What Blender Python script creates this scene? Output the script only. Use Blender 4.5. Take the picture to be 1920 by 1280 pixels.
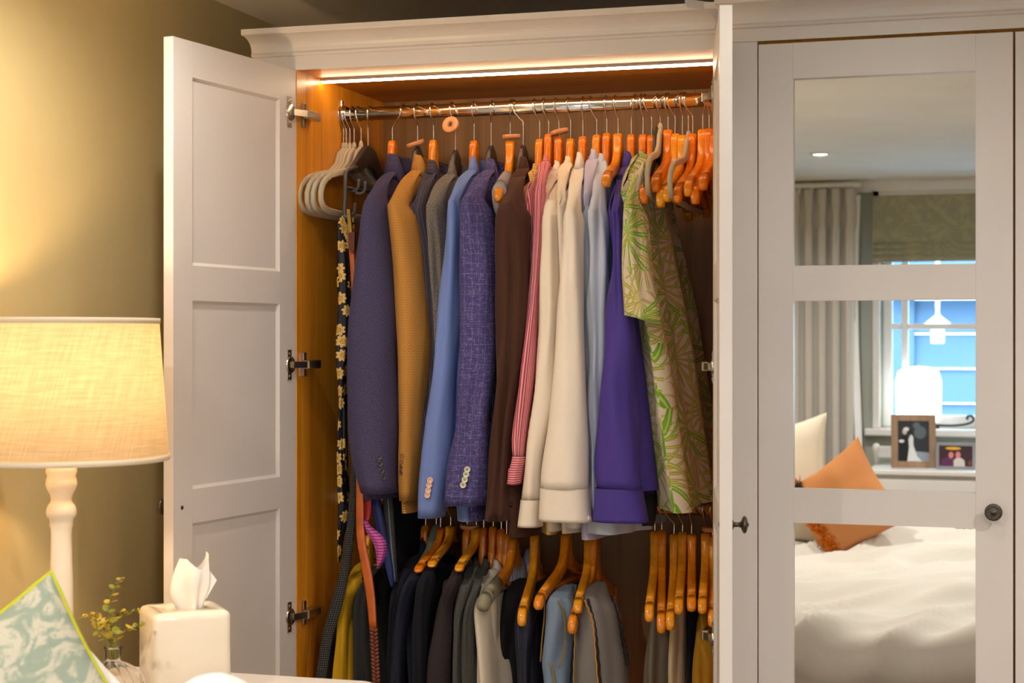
import bpy, bmesh, math, random
from math import sin, cos, tan, atan, atan2, pi, radians, sqrt
from mathutils import Vector, Matrix, noise
random.seed(7)
for o in list(bpy.data.objects):
    bpy.data.objects.remove(o)
SC = bpy.context.scene
COL = SC.collection

# ---------------------------------------------------------------- camera
F = 3150.0                    # focal length in pixels of the 1920 px wide frame
TH = radians(16.7)            # yaw of the camera from the wardrobe's normal
CZ = 1.38                     # eye height
cam_d = bpy.data.cameras.new('camera')
cam = bpy.data.objects.new('camera', cam_d)
COL.objects.link(cam)
cam.location = (0, 0, CZ)
cam.rotation_euler = (pi / 2, 0, TH)
cam_d.sensor_width = 36
cam_d.lens = F / 1920 * 36
cam_d.shift_y = -4 / 1920
cam_d.clip_start = .05
cam_d.dof.use_dof = True
cam_d.dof.focus_distance = 3.5
cam_d.dof.aperture_fstop = 6.3
SC.camera = cam

# ---------------------------------------------------------------- exposure, sky
vs = SC.view_settings
vs.view_transform = 'Standard'
vs.look = 'None'
vs.gamma = 1
vs.exposure = 0.06
vs.use_curve_mapping = False
world = bpy.data.worlds.new('sky')
SC.world = world
world.use_nodes = True
bg = world.node_tree.nodes['Background']
bg.inputs[0].default_value = (.52, .73, 1, 1)
bg.inputs[1].default_value = 17.0
LED_POWER = 27.0
LAMP_WATT = 11.0
SPOT_WATT = 42.0

# ---------------------------------------------------------------- planes of the room
ZC = CZ + .755                # ceiling
XL = -1.71                    # left wall
XR = 2.3                      # right wall
YB = 3.75                     # wall behind the wardrobe
YW = -1.85                    # window wall
YF = 3.18                     # front of the left wardrobe
YR = 3.15                     # front of the mirrored wardrobe
YM = 3.162                    # mirror surface
ROD = 3.42


def at(u, v, Y):
    """world point at depth Y seen in pixel u, v"""
    t = tan(atan((u - 960) / F) - TH)
    X = t * Y
    d = -X * sin(TH) + Y * cos(TH)
    return Vector((X, Y, CZ + (636 - v) / F * d))


def mir(u, v, Y):
    """world point at depth Y seen in pixel u, v by way of the mirror"""
    p = at(u, v, 2 * YM - Y)
    return Vector((p.x, Y, p.z))


def pxm(p):
    """pixels per metre at a point"""
    return F / (-p.x * sin(TH) + p.y * cos(TH))


# ---------------------------------------------------------------- object helpers
def tag(o, label=None, cat=None, group=None, kind=None):
    if label: o['label'] = label
    if cat: o['category'] = cat
    if group: o['group'] = group
    if kind: o['kind'] = kind
    return o


def thing(name, label, cat, loc=(0, 0, 0), group=None, rotz=0):
    o = bpy.data.objects.new(name, None)
    o.empty_display_size = .02
    COL.objects.link(o)
    o.location = loc
    o.rotation_euler = (0, 0, rotz)
    return tag(o, label, cat, group)


def topmost(o):
    while o.parent: o = o.parent
    return o


def dup(root, loc=None, rotz=None, label=None, group=None):
    r = root.copy()
    COL.objects.link(r)
    if loc is not None: r.location = loc
    if rotz is not None: r.rotation_euler = (0, 0, rotz)
    if label: r['label'] = label
    if group: r['group'] = group
    for ch in list(root.children):
        c = ch.copy()
        COL.objects.link(c)
        c.parent = r
        for g in list(ch.children):
            k = g.copy()
            COL.objects.link(k)
            k.parent = c
    return r


class MB:
    def __init__(s):
        s.v = []; s.uv = []; s.f = []; s.mi = []; s.sm = []

    def vert(s, p, uv=(0, 0)):
        s.v.append(Vector(p)); s.uv.append(uv)
        return len(s.v) - 1

    def face(s, idx, mi=0, sm=True):
        s.f.append(tuple(idx)); s.mi.append(mi); s.sm.append(sm)

    def box(s, a, b, bev=0.0, mi=0, M=None, seg=1):
        x0, y0, z0 = (min(a[i], b[i]) for i in range(3))
        x1, y1, z1 = (max(a[i], b[i]) for i in range(3))
        bm = bmesh.new()
        bmesh.ops.create_cube(bm, size=1)
        for q in bm.verts:
            q.co = Vector(((x0 + x1) / 2 + q.co.x * (x1 - x0), (y0 + y1) / 2 + q.co.y * (y1 - y0), (z0 + z1) / 2 + q.co.z * (z1 - z0)))
        if bev > 0:
            bmesh.ops.bevel(bm, geom=list(bm.edges), offset=bev, segments=seg, profile=.5, affect='EDGES', clamp_overlap=True)
        n = len(s.v)
        for q in bm.verts:
            p = q.co.copy()
            s.vert(M @ p if M else p, (p.x + p.y, p.z))
        bm.verts.index_update()
        for fc in bm.faces:
            s.face([n + q.index for q in fc.verts], mi, seg > 1)
        bm.free()
        return s

    def loft(s, rings, closed=True, cap0=False, cap1=False, mi=0, uvs=None, sm=True):
        """rings: lists of points of equal length; closed rings get a duplicated seam"""
        n0 = len(s.v)
        vv = 0.0
        last = None
        m = len(rings[0]) + (1 if closed else 0)
        for k, r in enumerate(rings):
            c = sum((Vector(p) for p in r), Vector()) / len(r)
            if last is not None: vv += (c - last).length
            last = c
            uu = 0.0
            pts = list(r) + ([r[0]] if closed else [])
            for i, p in enumerate(pts):
                if i: uu += (Vector(p) - Vector(pts[i - 1])).length
                s.vert(p, uvs[k][i] if uvs else (uu, vv))
        for k in range(len(rings) - 1):
            for i in range(m - 1):
                a = n0 + k * m + i
                s.face((a, a + 1, a + m + 1, a + m), mi, sm)
        if cap0:
            s.face([n0 + i for i in range(len(rings[0]))][::-1], mi, sm)
        if cap1:
            b = n0 + (len(rings) - 1) * m
            s.face([b + i for i in range(len(rings[0]))], mi, sm)
        return s

    def tube(s, pts, r, n=8, mi=0, caps=True):
        pts = [Vector(p) for p in pts]
        rad = r if isinstance(r, (list, tuple)) else [r] * len(pts)
        rings = []
        up = None
        for i, p in enumerate(pts):
            t = (pts[min(i + 1, len(pts) - 1)] - pts[max(i - 1, 0)]).normalized()
            if up is None:
                up = Vector((0, 0, 1)) if abs(t.z) < .8 else Vector((1, 0, 0))
            side = t.cross(up).normalized()
            up = side.cross(t).normalized()
            rings.append([p + (side * cos(a) + up * sin(a)) * rad[i] for a in [2 * pi * j / n for j in range(n)]])
        return s.loft(rings, True, caps, caps, mi)

    def lathe(s, prof, c, n=32, mi=0, M=None, rib=None, cap=True):
        rings = []
        for r, z in prof:
            ring = []
            for j in range(n):
                a = 2 * pi * j / n
                rr = r * (1 + (rib(a, z) if rib else 0))
                p = Vector((rr * cos(a), rr * sin(a), z))
                p = (M @ p) if M else p
                ring.append(Vector(c) + p)
            rings.append(ring)
        return s.loft(rings, True, cap, cap, mi)

    def grid(s, pts, mi=0, uvs=None, sm=True):
        """pts: rows of points"""
        return s.loft(pts, False, mi=mi, uvs=uvs, sm=sm)

    def poly(s, pts, mi=0, sm=False):
        n = len(s.v)
        for p in pts: s.vert(p, (p[0], p[2]))
        s.face(range(n, n + len(pts)), mi, sm)
        return s

    def prism(s, prof, a, b, mi=0):
        """closed profile of (y, z) points swept along x from a to b"""
        n = len(s.v)
        k = len(prof)
        for x in (a, b):
            for (y, z) in prof: s.vert((x, y, z), (x, z))
        for i in range(k):
            j = (i + 1) % k
            s.face((n + i, n + j, n + k + j, n + k + i), mi, False)
        s.face([n + i for i in range(k)][::-1], mi, False)
        s.face([n + k + i for i in range(k)], mi, False)
        return s

    def build(s, name, mats, parent=None, local=False, flip=False):
        me = bpy.data.meshes.new(name)
        off = Vector()
        if parent is not None and not local:
            off = Vector(topmost(parent).location)
        me.from_pydata([tuple(p - off) for p in s.v], [], s.f)
        me.polygons.foreach_set('use_smooth', s.sm)
        me.polygons.foreach_set('material_index', s.mi)
        ul = me.uv_layers.new(name='uv')
        co = []
        for l in me.loops:
            co.extend(s.uv[l.vertex_index])
        ul.data.foreach_set('uv', co)
        bm = bmesh.new()
        bm.from_mesh(me)
        bmesh.ops.recalc_face_normals(bm, faces=bm.faces)
        bm.to_mesh(me)
        bm.free()
        for m in (mats if isinstance(mats, (list, tuple)) else [mats]):
            me.materials.append(m)
        o = bpy.data.objects.new(name, me)
        COL.objects.link(o)
        o.parent = parent
        return o


def crom(tab, t):
    """smooth interpolation of rows of numbers keyed by row[0]"""
    if t <= tab[0][0]: return tab[0][1:]
    if t >= tab[-1][0]: return tab[-1][1:]
    for i in range(len(tab) - 1):
        if t <= tab[i + 1][0]: break
    a, b = tab[i], tab[i + 1]
    h = b[0] - a[0]
    s = (t - a[0]) / h
    pr = tab[i - 1] if i else a
    nx = tab[i + 2] if i + 2 < len(tab) else b
    out = []
    for k in range(1, len(a)):
        m0 = (b[k] - pr[k]) / max(b[0] - pr[0], 1e-6)
        m1 = (nx[k] - a[k]) / max(nx[0] - a[0], 1e-6)
        s2, s3 = s * s, s * s * s
        out.append((2 * s3 - 3 * s2 + 1) * a[k] + (s3 - 2 * s2 + s) * h * m0 + (-2 * s3 + 3 * s2) * b[k] + (s3 - s2) * h * m1)
    return out


def spline(pts, n):
    pts = [Vector(p) for p in pts]
    tab = [(float(i), *p) for i, p in enumerate(pts)]
    return [Vector(crom(tab, (len(pts) - 1) * k / (n - 1))) for k in range(n)]


# ---------------------------------------------------------------- material helpers
def lin(h):
    h = h.lstrip('#')
    c = [int(h[i:i + 2], 16) / 255 for i in (0, 2, 4)]
    return tuple((x / 12.92 if x <= .04045 else ((x + .055) / 1.055) ** 2.4) for x in c) + (1,)


class S:
    """a socket with arithmetic"""
    def __init__(s, nt, k): s.nt, s.k = nt, k

    def m(s, op, *a):
        n = s.nt.nodes.new('ShaderNodeMath')
        n.operation = op
        for i, x in enumerate((s,) + a):
            if isinstance(x, S): s.nt.links.new(x.k, n.inputs[i])
            else: n.inputs[i].default_value = x
        return S(s.nt, n.outputs[0])

    def __add__(s, o): return s.m('ADD', o)
    def __sub__(s, o): return s.m('SUBTRACT', o)
    def __mul__(s, o): return s.m('MULTIPLY', o)
    def __truediv__(s, o): return s.m('DIVIDE', o)
    def __gt__(s, o): return s.m('GREATER_THAN', o)
    def __lt__(s, o): return s.m('LESS_THAN', o)
    def fract(s): return s.m('FRACT')
    def abs(s): return s.m('ABSOLUTE')
    def sin(s): return s.m('SINE')
    def mx(s, o): return s.m('MAXIMUM', o)


class Mat:
    def __init__(s, name, color='#808080', rough=.5, metal=0.0, spec=None):
        s.m = bpy.data.materials.new(name)
        s.m.use_nodes = True
        s.nt = s.m.node_tree
        s.b = s.nt.nodes['Principled BSDF']
        s.col = lin(color) if isinstance(color, str) else color
        s.b.inputs['Base Color'].default_value = s.col
        s.b.inputs['Roughness'].default_value = rough
        s.b.inputs['Metallic'].default_value = metal
        if spec is not None: s.b.inputs['Specular IOR Level'].default_value = spec
        s.m.diffuse_color = s.col

    def node(s, t, **kw):
        n = s.nt.nodes.new(t)
        for k, v in kw.items(): setattr(n, k, v)
        return n

    def uv(s):
        n = s.node('ShaderNodeUVMap')
        x = s.node('ShaderNodeSeparateXYZ')
        s.nt.links.new(n.outputs[0], x.inputs[0])
        s.uvk = n.outputs[0]
        return S(s.nt, x.outputs[0]), S(s.nt, x.outputs[1])

    def vec(s, u, v, w=0.0):
        n = s.node('ShaderNodeCombineXYZ')
        for i, x in enumerate((u, v, w)):
            if isinstance(x, S): s.nt.links.new(x.k, n.inputs[i])
            else: n.inputs[i].default_value = x
        return n.outputs[0]

    def obj(s, scale=(1, 1, 1)):
        n = s.node('ShaderNodeTexCoord')
        mp = s.node('ShaderNodeMapping')
        mp.inputs['Scale'].default_value = scale
        s.nt.links.new(n.outputs['Object'], mp.inputs[0])
        return mp.outputs[0]

    def noise(s, vec, scale, detail=3, dist=0.0, rough=.5):
        n = s.node('ShaderNodeTexNoise')
        n.inputs['Scale'].default_value = scale
        n.inputs['Detail'].default_value = detail
        n.inputs['Distortion'].default_value = dist
        n.inputs['Roughness'].default_value = rough
        s.nt.links.new(vec, n.inputs['Vector'])
        return S(s.nt, n.outputs[0])

    def mix(s, fac, a, b):
        n = s.node('ShaderNodeMix', data_type='RGBA')
        for i, x in ((0, fac), (6, a), (7, b)):
            if isinstance(x, S): s.nt.links.new(x.k, n.inputs[i])
            elif isinstance(x, str): n.inputs[i].default_value = lin(x)
            else: n.inputs[i].default_value = x
        return S(s.nt, n.outputs[2])

    def color(s, k):
        s.nt.links.new(k.k, s.b.inputs['Base Color'])
        return s

    def bump(s, h, strength=.2, dist=.002):
        n = s.node('ShaderNodeBump')
        n.inputs['Strength'].default_value = strength
        n.inputs['Distance'].default_value = dist
        s.nt.links.new(h.k, n.inputs['Height'])
        s.nt.links.new(n.outputs[0], s.b.inputs['Normal'])
        return s

    def emit(s, color, strength):
        s.b.inputs['Emission Color'].default_value = lin(color) if isinstance(color, str) else color
        s.b.inputs['Emission Strength'].default_value = strength
        return s


def clampramp(x, a, b):
    """0 below a, 1 above b"""
    n = x.nt.nodes.new('ShaderNodeMapRange')
    n.clamp = True
    n.inputs[1].default_value = a
    n.inputs[2].default_value = b
    x.nt.links.new(x.k, n.inputs[0])
    return S(x.nt, n.outputs[0])


def paint(name, c, rough=.45, amt=.03):
    M = Mat(name, c, rough)
    k = M.noise(M.obj(), 3, 4)
    c2 = tuple(x * (1 - 2 * amt) for x in lin(c)[:3]) + (1,)
    M.color(M.mix(clampramp(k, .35, .65), lin(c), c2))
    M.bump(M.noise(M.obj(), 220, 2), .04, .001)
    return M.m


def wood(name, c1, c2, rough=.4, scale=(26, 26, 1.6), fine=14):
    M = Mat(name, c1, rough)
    v = M.obj(scale)
    a = M.noise(v, 1.0, 5, .6)
    b = M.noise(M.obj((scale[0] * 8, scale[1] * 8, scale[2] * 3)), 1.0, 3)
    k = clampramp(a * .65 + b * .35, .36, .64)
    M.color(M.mix(k, c1, c2))
    M.bump(b, .08, .001)
    return M.m


def cloth(name, kind, c1, c2, p=.004, rough=.9, c3=None, sheen=.15, bump=.25):
    """woven fabric; the uv map is in metres"""
    M = Mat(name, c1, rough, spec=.15)
    u, v = M.uv()
    uvk = M.uvk
    big = M.noise(uvk, 9, 3)
    if kind == 'plain':
        k = M.noise(uvk, 700, 2)
        M.color(M.mix(clampramp(k, .3, .7) * .8 + big * .2, c1, c2))
        M.bump(k, bump, .0006)
    elif kind == 'crisp':
        k = M.noise(uvk, 1500, 1)
        M.color(M.mix(k, c1, c2))
        M.bump(M.noise(uvk, 26, 4, .8), .22, .006)
    elif kind == 'tweed':
        k = M.noise(uvk, 420, 4, rough=.8)
        j = M.noise(uvk, 160, 2)
        c = M.mix(clampramp(k, .38, .62), c1, c2)
        if c3: c = M.mix(clampramp(j, .62, .7), c, c3)
        M.color(c)
        M.bump(k, bump, .001)
    elif kind == 'herringbone':
        w = .017
        zig = ((u / w).fract() - .5).abs() * w
        st = ((v * 1.0 + zig * 1.6) / p).fract()
        k = (st - .5).abs() * 2
        j = M.noise(uvk, 600, 2)
        M.color(M.mix(clampramp(k + (j - .5) * .5, .35, .65), c1, c2))
        M.bump(k, .3, .0006)
    elif kind == 'stripe':
        k = (u / p).fract() > .5
        M.color(M.mix(k, c1, c2))
    elif kind == 'hstripe':
        k = (v / p).fract() > .5
        M.color(M.mix(k, c1, c2))
    elif kind == 'pin':
        k = ((u / p).fract() - .5).abs() < .07
        j = clampramp(M.noise(uvk, 500, 2), .35, .65)
        M.color(M.mix(k * .6 + j * .25, c1, c2))
    elif kind == 'gingham':
        a = (u / p).fract() > .5
        b = (v / p).fract() > .5
        M.color(M.mix((a + b) * .5, c1, c2))
    elif kind == 'check':
        hv = M.noise(M.vec(u * 60.0, v * 420.0), 1, 2)
        vv = M.noise(M.vec(u * 420.0, v * 60.0), 1, 2)
        wv = clampramp(hv.mx(vv), .58, .70)
        g1 = ((u / p).fract() - .5).abs() < .045
        g2 = ((v / (p * 1.25)).fract() - .5).abs() < .035
        c = M.mix(clampramp(M.noise(uvk, 300, 2), .35, .65), c1, c2)
        c = M.mix(wv * .45, c, c3)
        c = M.mix(g1.mx(g2) * .16, c, c3)
        M.color(c)
        M.bump(wv, .2, .0006)
    elif kind == 'plaid':
        g = None
        for (o, w) in ((.2, .03), (.3, .03), (.62, .015)):
            for q in (u, v):
                e = ((q / p).fract() - o).abs() < w
                g = e if g is None else g.mx(e)
        M.color(M.mix(g * .7, c1, c2))
    elif kind == 'velvet':
        k = M.noise(uvk, 900, 2)
        M.color(M.mix(clampramp(k, .3, .7), c1, c2))
        sheen = .8
    if sheen:
        M.b.inputs['Sheen Weight'].default_value = sheen
        M.b.inputs['Sheen Roughness'].default_value = .4
        M.b.inputs['Sheen Tint'].default_value = tuple(min(1, x * 1.5 + .08) for x in lin(c2)[:3]) + (1,)
    return M.m


def voro(M, scale, off=0.0):
    """local polar coordinates around scattered motif centres: radius, angle, random"""
    u, v = M.uv()
    vec = M.vec(u + off, v + off * .7)
    n = M.node('ShaderNodeTexVoronoi', voronoi_dimensions='2D')
    n.inputs['Scale'].default_value = scale
    n.inputs['Randomness'].default_value = .75
    M.nt.links.new(vec, n.inputs['Vector'])
    d = M.node('ShaderNodeVectorMath', operation='SUBTRACT')
    M.nt.links.new(vec, d.inputs[0])
    M.nt.links.new(n.outputs['Position'], d.inputs[1])
    x = M.node('ShaderNodeSeparateXYZ')
    M.nt.links.new(d.outputs[0], x.inputs[0])
    X, Y = S(M.nt, x.outputs[0]), S(M.nt, x.outputs[1])
    r = (X * X + Y * Y).m('SQRT')
    ang = Y.m('ARCTAN2', X)
    sp = M.node('ShaderNodeSeparateXYZ')
    M.nt.links.new(n.outputs['Color'], sp.inputs[0])
    return r, ang, S(M.nt, sp.outputs[0]), S(M.nt, sp.outputs[1])


def palm_cloth():
    M = Mat('palm_print_cotton', '#d9cbb4', .85, spec=.15)
    u, v = M.uv()
    c = M.mix(M.noise(M.uvk, 900, 2), '#ded0ba', '#c9b99d')
    for (sc, off, R, n, ca, cb) in ((9, 3.1, .080, 17, '#b99a5c', '#a08a45'), (9.5, 7.7, .085, 15, '#b9ad4c', '#8f9a35'), (7.5, 1.3, .115, 15, '#86b22e', '#4a8426')):
        r, a, q, w = voro(M, sc, off)
        a2 = a + q * 6.283
        lf = ((a2 * (n / 6.283)).fract() - .5).abs() * 2
        fan = (a2.sin() > -.55)
        wd = (r / R) * -.62 + .70
        mask = (lf < wd) * (r < R) * fan
        vein = lf < .12
        k = M.mix(clampramp(r, 0, R), ca, cb)
        k = M.mix(vein * .5, k, '#d8d690')
        c = M.mix(mask, c, k)
    M.color(c)
    M.b.inputs['Sheen Weight'].default_value = .1
    return M.m


def daisy_cloth():
    M = Mat('daisy_print_silk', '#16131d', .6)
    r, a, q, w = voro(M, 30, 2.2)
    R = (((a + q * 6.283) * 4.0).sin().abs() * .35 + .65) * .0135
    c = M.mix(r < R, '#15121c', '#e0b765')
    ring = ((r - .0045).abs() < .0008) * ((a * 9.0).sin() > -.2)
    c = M.mix(ring, c, '#3a2a1a')
    c = M.mix(r < .0022, c, '#c78a2c')
    M.color(c)
    return M.m


def leafy_cloth(name, base, light, dark, sc=1.0):
    M = Mat(name, base, .9)
    u, v = M.uv()
    k = M.noise(M.uvk, 11 * sc, 4, 2.2, .55)
    j = M.noise(M.uvk, 26 * sc, 3, 3.0)
    c = M.mix(clampramp(k, .46, .56), base, light)
    c = M.mix(clampramp(j, .60, .66) * .6, c, dark)
    M.color(c)
    return M.m

# ---------------------------------------------------------------- shared materials
PAINT = paint('wardrobe_paint', '#ddd6d0', .38)
PAINTW = paint('white_paint', '#e6e4e2', .4)
WALL = paint('sage_wall_paint', '#cdba86', .8)
CEIL = paint('ceiling_paint', '#e4e0d8', .9)
OAK = wood('oak_veneer', '#ee9f2a', '#cc8018', .36)
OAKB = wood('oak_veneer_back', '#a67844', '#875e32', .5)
FLOORM = wood('floor_boards', '#8a6a48', '#6b4e33', .5, (1.6, 26, 26))
CHROME = Mat('chrome', '#d8d4cc', .12, 1).m
STEEL = Mat('hook_steel', '#cfcac2', .22, 1).m
NICKEL = Mat('hinge_nickel', '#b9b3a8', .25, 1).m
PEWTER = Mat('knob_pewter', '#5c544c', .38, 1).m
BLACK = Mat('black_plastic', '#1c1a1a', .4).m
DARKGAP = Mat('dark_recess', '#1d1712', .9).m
MIRROR = Mat('mirror_silver', '#e9ecec', .0, 1).m
LED = Mat('led_diffuser', '#ffffff', .5).emit((1.0, .74, .46, 1), LED_POWER).m


def glassy(name, tint='#f4faf8', mixv=.12):
    M = Mat(name, tint, .03)
    tr = M.node('ShaderNodeBsdfTransparent')
    tr.inputs[0].default_value = lin(tint)
    gl = M.node('ShaderNodeBsdfGlossy')
    gl.inputs['Roughness'].default_value = .02
    mx = M.node('ShaderNodeMixShader')
    lw = M.node('ShaderNodeLayerWeight')
    lw.inputs[0].default_value = mixv
    M.nt.links.new(lw.outputs['Fresnel'], mx.inputs[0])
    M.nt.links.new(tr.outputs[0], mx.inputs[1])
    M.nt.links.new(gl.outputs[0], mx.inputs[2])
    M.nt.links.new(mx.outputs[0], M.nt.nodes['Material Output'].inputs[0])
    return M.m


GLASS = glassy('window_glass')
VGLASS = glassy('vase_glass', '#fdfaf4', .22)


def struct(name, mb, m, parent=None):
    o = mb.build(name, m, parent)
    if parent is None: o['kind'] = 'structure'
    return o


# ---------------------------------------------------------------- room shell
struct('floor', MB().box((XL - .1, YW - .1, -.1), (XR + .1, YB + .1, 0)), FLOORM)
struct('ceiling', MB().box((XL - .1, YW - .1, ZC), (XR + .1, YB + .1, ZC + .1)), CEIL)
struct('wall_left', MB().box((XL - .1, YW - .1, 0), (XL, YB + .1, ZC)), WALL)
struct('wall_right', MB().box((XR, YW - .1, 0), (XR + .1, YB + .1, ZC)), WALL)
struct('wall_back', MB().box((XL, YB, 0), (XR, YB + .1, ZC)), WALL)
# window wall with its opening (measured in the mirror)
wx0 = mir(1650, 600, YW).x
wx1 = wx0 + 1.55
wz0 = mir(1700, 803, YW).z
wz1 = mir(1700, 372, YW).z
WT = .22
wb = MB()
wb.box((XL, YW - WT, 0), (wx0, YW, ZC))
wb.box((wx1, YW - WT, 0), (XR, YW, ZC))
wb.box((wx0, YW - WT, 0), (wx1, YW, wz0))
wb.box((wx0, YW - WT, wz1), (wx1, YW, ZC))
WALLB = paint('window_wall_paint', '#aeb3a8', .8)
struct('wall_window', wb, WALLB)
struct('trim_1', MB().prism([(YW, ZC), (YW, ZC - .055), (YW + .012, ZC - .055), (YW + .05, ZC - .012), (YW + .05, ZC)], XL, XR), PAINTW)
struct('trim_2', MB().box((wx0 - .07, YW, wz0 - .035), (wx1 + .07, YW + .06, wz0), .006), PAINTW)
for k, (a, b) in enumerate(((wx0 - .035, wx0), (wx1, wx1 + .035))):
    struct('trim_%d' % (k + 3), MB().box((a, YW, wz0), (b, YW + .018, wz1 + .04), .004), PAINTW)
struct('trim_5', MB().box((wx0 - .035, YW, wz1 + .002), (wx1 + .035, YW + .018, wz1 + .05), .004), PAINTW)
# window 1
win = thing('window_1', None, None, (wx0, YW - .12, wz0))
win['kind'] = 'structure'
fy0, fy1 = YW - .15, YW - .10
fr = MB()
fr.box((wx0, fy0, wz0), (wx0 + .05, fy1, wz1), .005)
fr.box((wx1 - .05, fy0, wz0), (wx1, fy1, wz1), .005)
fr.box((wx0 + .05, fy0 + .002, wz0), (wx1 - .05, fy1 - .002, wz0 + .06), .002)
fr.box((wx0 + .05, fy0 + .002, wz1 - .05), (wx1 - .05, fy1 - .002, wz1), .002)
fr.build('window_frame', PAINTW, win)
mid = mir(1697, 600, YW - .12).x
for x in (mid, mid + .52):
    MB().box((x - .016, fy0, wz0 + .05), (x + .016, fy1, wz1 - .04), .004).build('mullion', PAINTW, win)
zb = mir(1760, 612, YW - .12).z
for (x0, x1) in ((wx0 + .05, mid - .016), (mid + .016, mid + .504), (mid + .536, wx1 - .05)):
    for z in (zb, zb - .38):
        if z == zb: MB().box((x0, fy0 + .01, z - .014), (x1, fy1 - .01, z + .014), .003).build('glazing_bar', PAINTW, win)
    MB().box((x0, fy0 + .022, wz0 + .05), (x1, fy0 + .027, wz1 - .04)).build('pane', GLASS, win)

# ---------------------------------------------------------------- ceiling downlights (recessed)
SPOTC = (1, .93, .86)
DIFF = Mat('downlight_lens', '#fff4e0', .4).emit((1, .86, .66, 1), 14).m


def downlight(x, y, label, power=SPOT_WATT, size=168):
    t = thing('downlight', label, 'downlight', (x, y, ZC), 'ceiling downlights')
    MB().lathe([(.030, -.002), (.034, -.006), (.043, -.005), (.046, -.001), (.046, .0)], (x, y, ZC), 28, cap=False).build('trim_ring', PAINTW, t)
    MB().lathe([(.0001, -.0035), (.029, -.0035), (.031, -.002)], (x, y, ZC), 24, cap=False).build('lens', DIFF, t)
    l = bpy.data.lights.new('downlight_bulb', 'SPOT')
    l.energy = power
    l.color = SPOTC
    l.spot_size = radians(size)
    l.spot_blend = .7
    l.shadow_soft_size = .012
    lo = bpy.data.objects.new('downlight_bulb', l)
    COL.objects.link(lo)
    lo.location = (0, 0, -.012)
    lo.parent = t


p = mir(1539, 281, -.6)
downlight(p.x, -.58, 'small glowing round downlight seen reflected in the upper mirror')
for (x, y, w, lab) in ((-.22, 2.48, 8, 'ceiling downlight above the front of the mirrored door'), (-1.28, 2.40, 18, 'unseen fill downlight added above the bedside table'), (.95, 2.0, 46, 'unseen fill downlight added nearest the right hand wardrobe end'),  # bedside and right hand lights are added, unseen fill
                       (.80, -.58, SPOT_WATT, 'unseen fill downlight added near the window right of the bed'), (-1.15, .85, 62, 'unseen fill downlight added above the head of the bed'),  # both added out of view to lift the ambient light
                       (.35, .85, SPOT_WATT, 'unseen fill downlight added above the foot of the bed'), (1.5, .85, SPOT_WATT, 'unseen fill downlight added in the middle of the right hand side')):  # two more unseen lights added for ambient fill
    downlight(x, y, lab, w)

# ---------------------------------------------------------------- left wardrobe
XA = at(555, 500, YF).x       # inside face of the left side panel
XB = at(1336, 500, YF).x      # inside face of the right side panel
ZT = CZ + .5535               # underside of the wardrobe top
YBK = 3.68                    # face of the back panel
war = thing('wardrobe', 'cream built-in wardrobe standing open with oak interior full of clothes', 'wardrobe', ((XA + XB) / 2, YF, 0))
MB().box((XA - .02, YF + .004, .08), (XA, YBK, ZT + .02)).build('side_panel', OAK, war)
MB().box((XB, YF + .004, .08), (XB + .018, YBK, ZT + .02)).build('side_panel', OAK, war)
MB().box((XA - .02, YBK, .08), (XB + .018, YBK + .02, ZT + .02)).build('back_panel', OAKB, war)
MB().box((XA - .02, YF + .0055, ZT), (XB + .018, YBK, ZT + .02)).build('top_panel', wood('oak_top', '#c67c18', '#a05e0e', .38, (1.6, 26, 26)), war)
MB().box((XA - .02, YF + .02, .08), (XB + .018, YBK, .10)).build('base_panel', OAK, war)
MB().box((XA - .1, YF + .03, 0), (XB + .018, YF + .05, .08)).build('plinth', PAINT, war)
MB().box((XA - .10, YF, .08), (XA - .0015, YF + .02, ZT)).build('end_stile', PAINT, war)
# lighting channel in the top, its front lip added to block light forward
yl = at(900, 136, YF).y + .125
led = MB().box((XA + .001, yl - .009, ZT - .0015), (XB - .001, yl + .009, ZT + .004), .0005).box((XA + .001, yl - .0065, ZT - .0055), (XB - .001, yl - .0045, ZT)).build('light_channel', Mat('aluminium', '#c9c9cc', .35, 1).m, war)
MB().box((XA + .003, yl - .0042, ZT - .0100), (XB - .003, yl + .004, ZT - .001), .002).build('light_strip', LED, led)


def cornice_profile(y, z0, zt, z1):
    """frieze with a bead and a flaring cove above it; (y, z) pairs"""
    pts = [(y, z0), (y, zt), (y - .006, zt + .001), (y - .009, zt + .005), (y - .006, zt + .009)]
    for k in range(9):
        a = k / 8
        pts.append((y - .006 - .040 * (1 - cos(a * pi / 2)) - .004 * a, zt + .010 + (z1 - .012 - zt - .010) * sin(a * pi / 2) ** .9))
    pts += [(y - .054, z1 - .012), (y - .056, z1 - .010), (y - .056, z1), (y + .005, z1), (y + .005, z0)]
    return pts


zbead = CZ + .582
ztop = CZ + .632
xce = at(474, 110, YF).x
MB().prism(cornice_profile(YF, ZT, zbead, ztop), xce, XB + .02).build('cornice', PAINT, war)


def rail(z, parent):
    rings = []
    for x in (XA + .002, XB - .002):
        rings.append([(x, ROD + .0085 * cos(a), z + .0145 * sin(a)) for a in [2 * pi * k / 28 for k in range(28)]])
    r = MB().loft(rings, True, True, True).build('hanging_rail', CHROME, parent)
    for x, s in ((XA, 1), (XB, -1)):
        fl = MB()
        fl.loft([[(x + s * d, ROD + q * .013 * cos(a), z + q * .021 * sin(a)) for a in [2 * pi * k / 20 for k in range(20)]] for d, q in ((0, 1), (.006, 1), (.014, .85))], True, True, True)
        fl.box((x, ROD - .006, z + .012), (x + s * .004, ROD + .006, z + .032), .0015)
        fl.build('rail_socket', CHROME, r)
    return r


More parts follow.
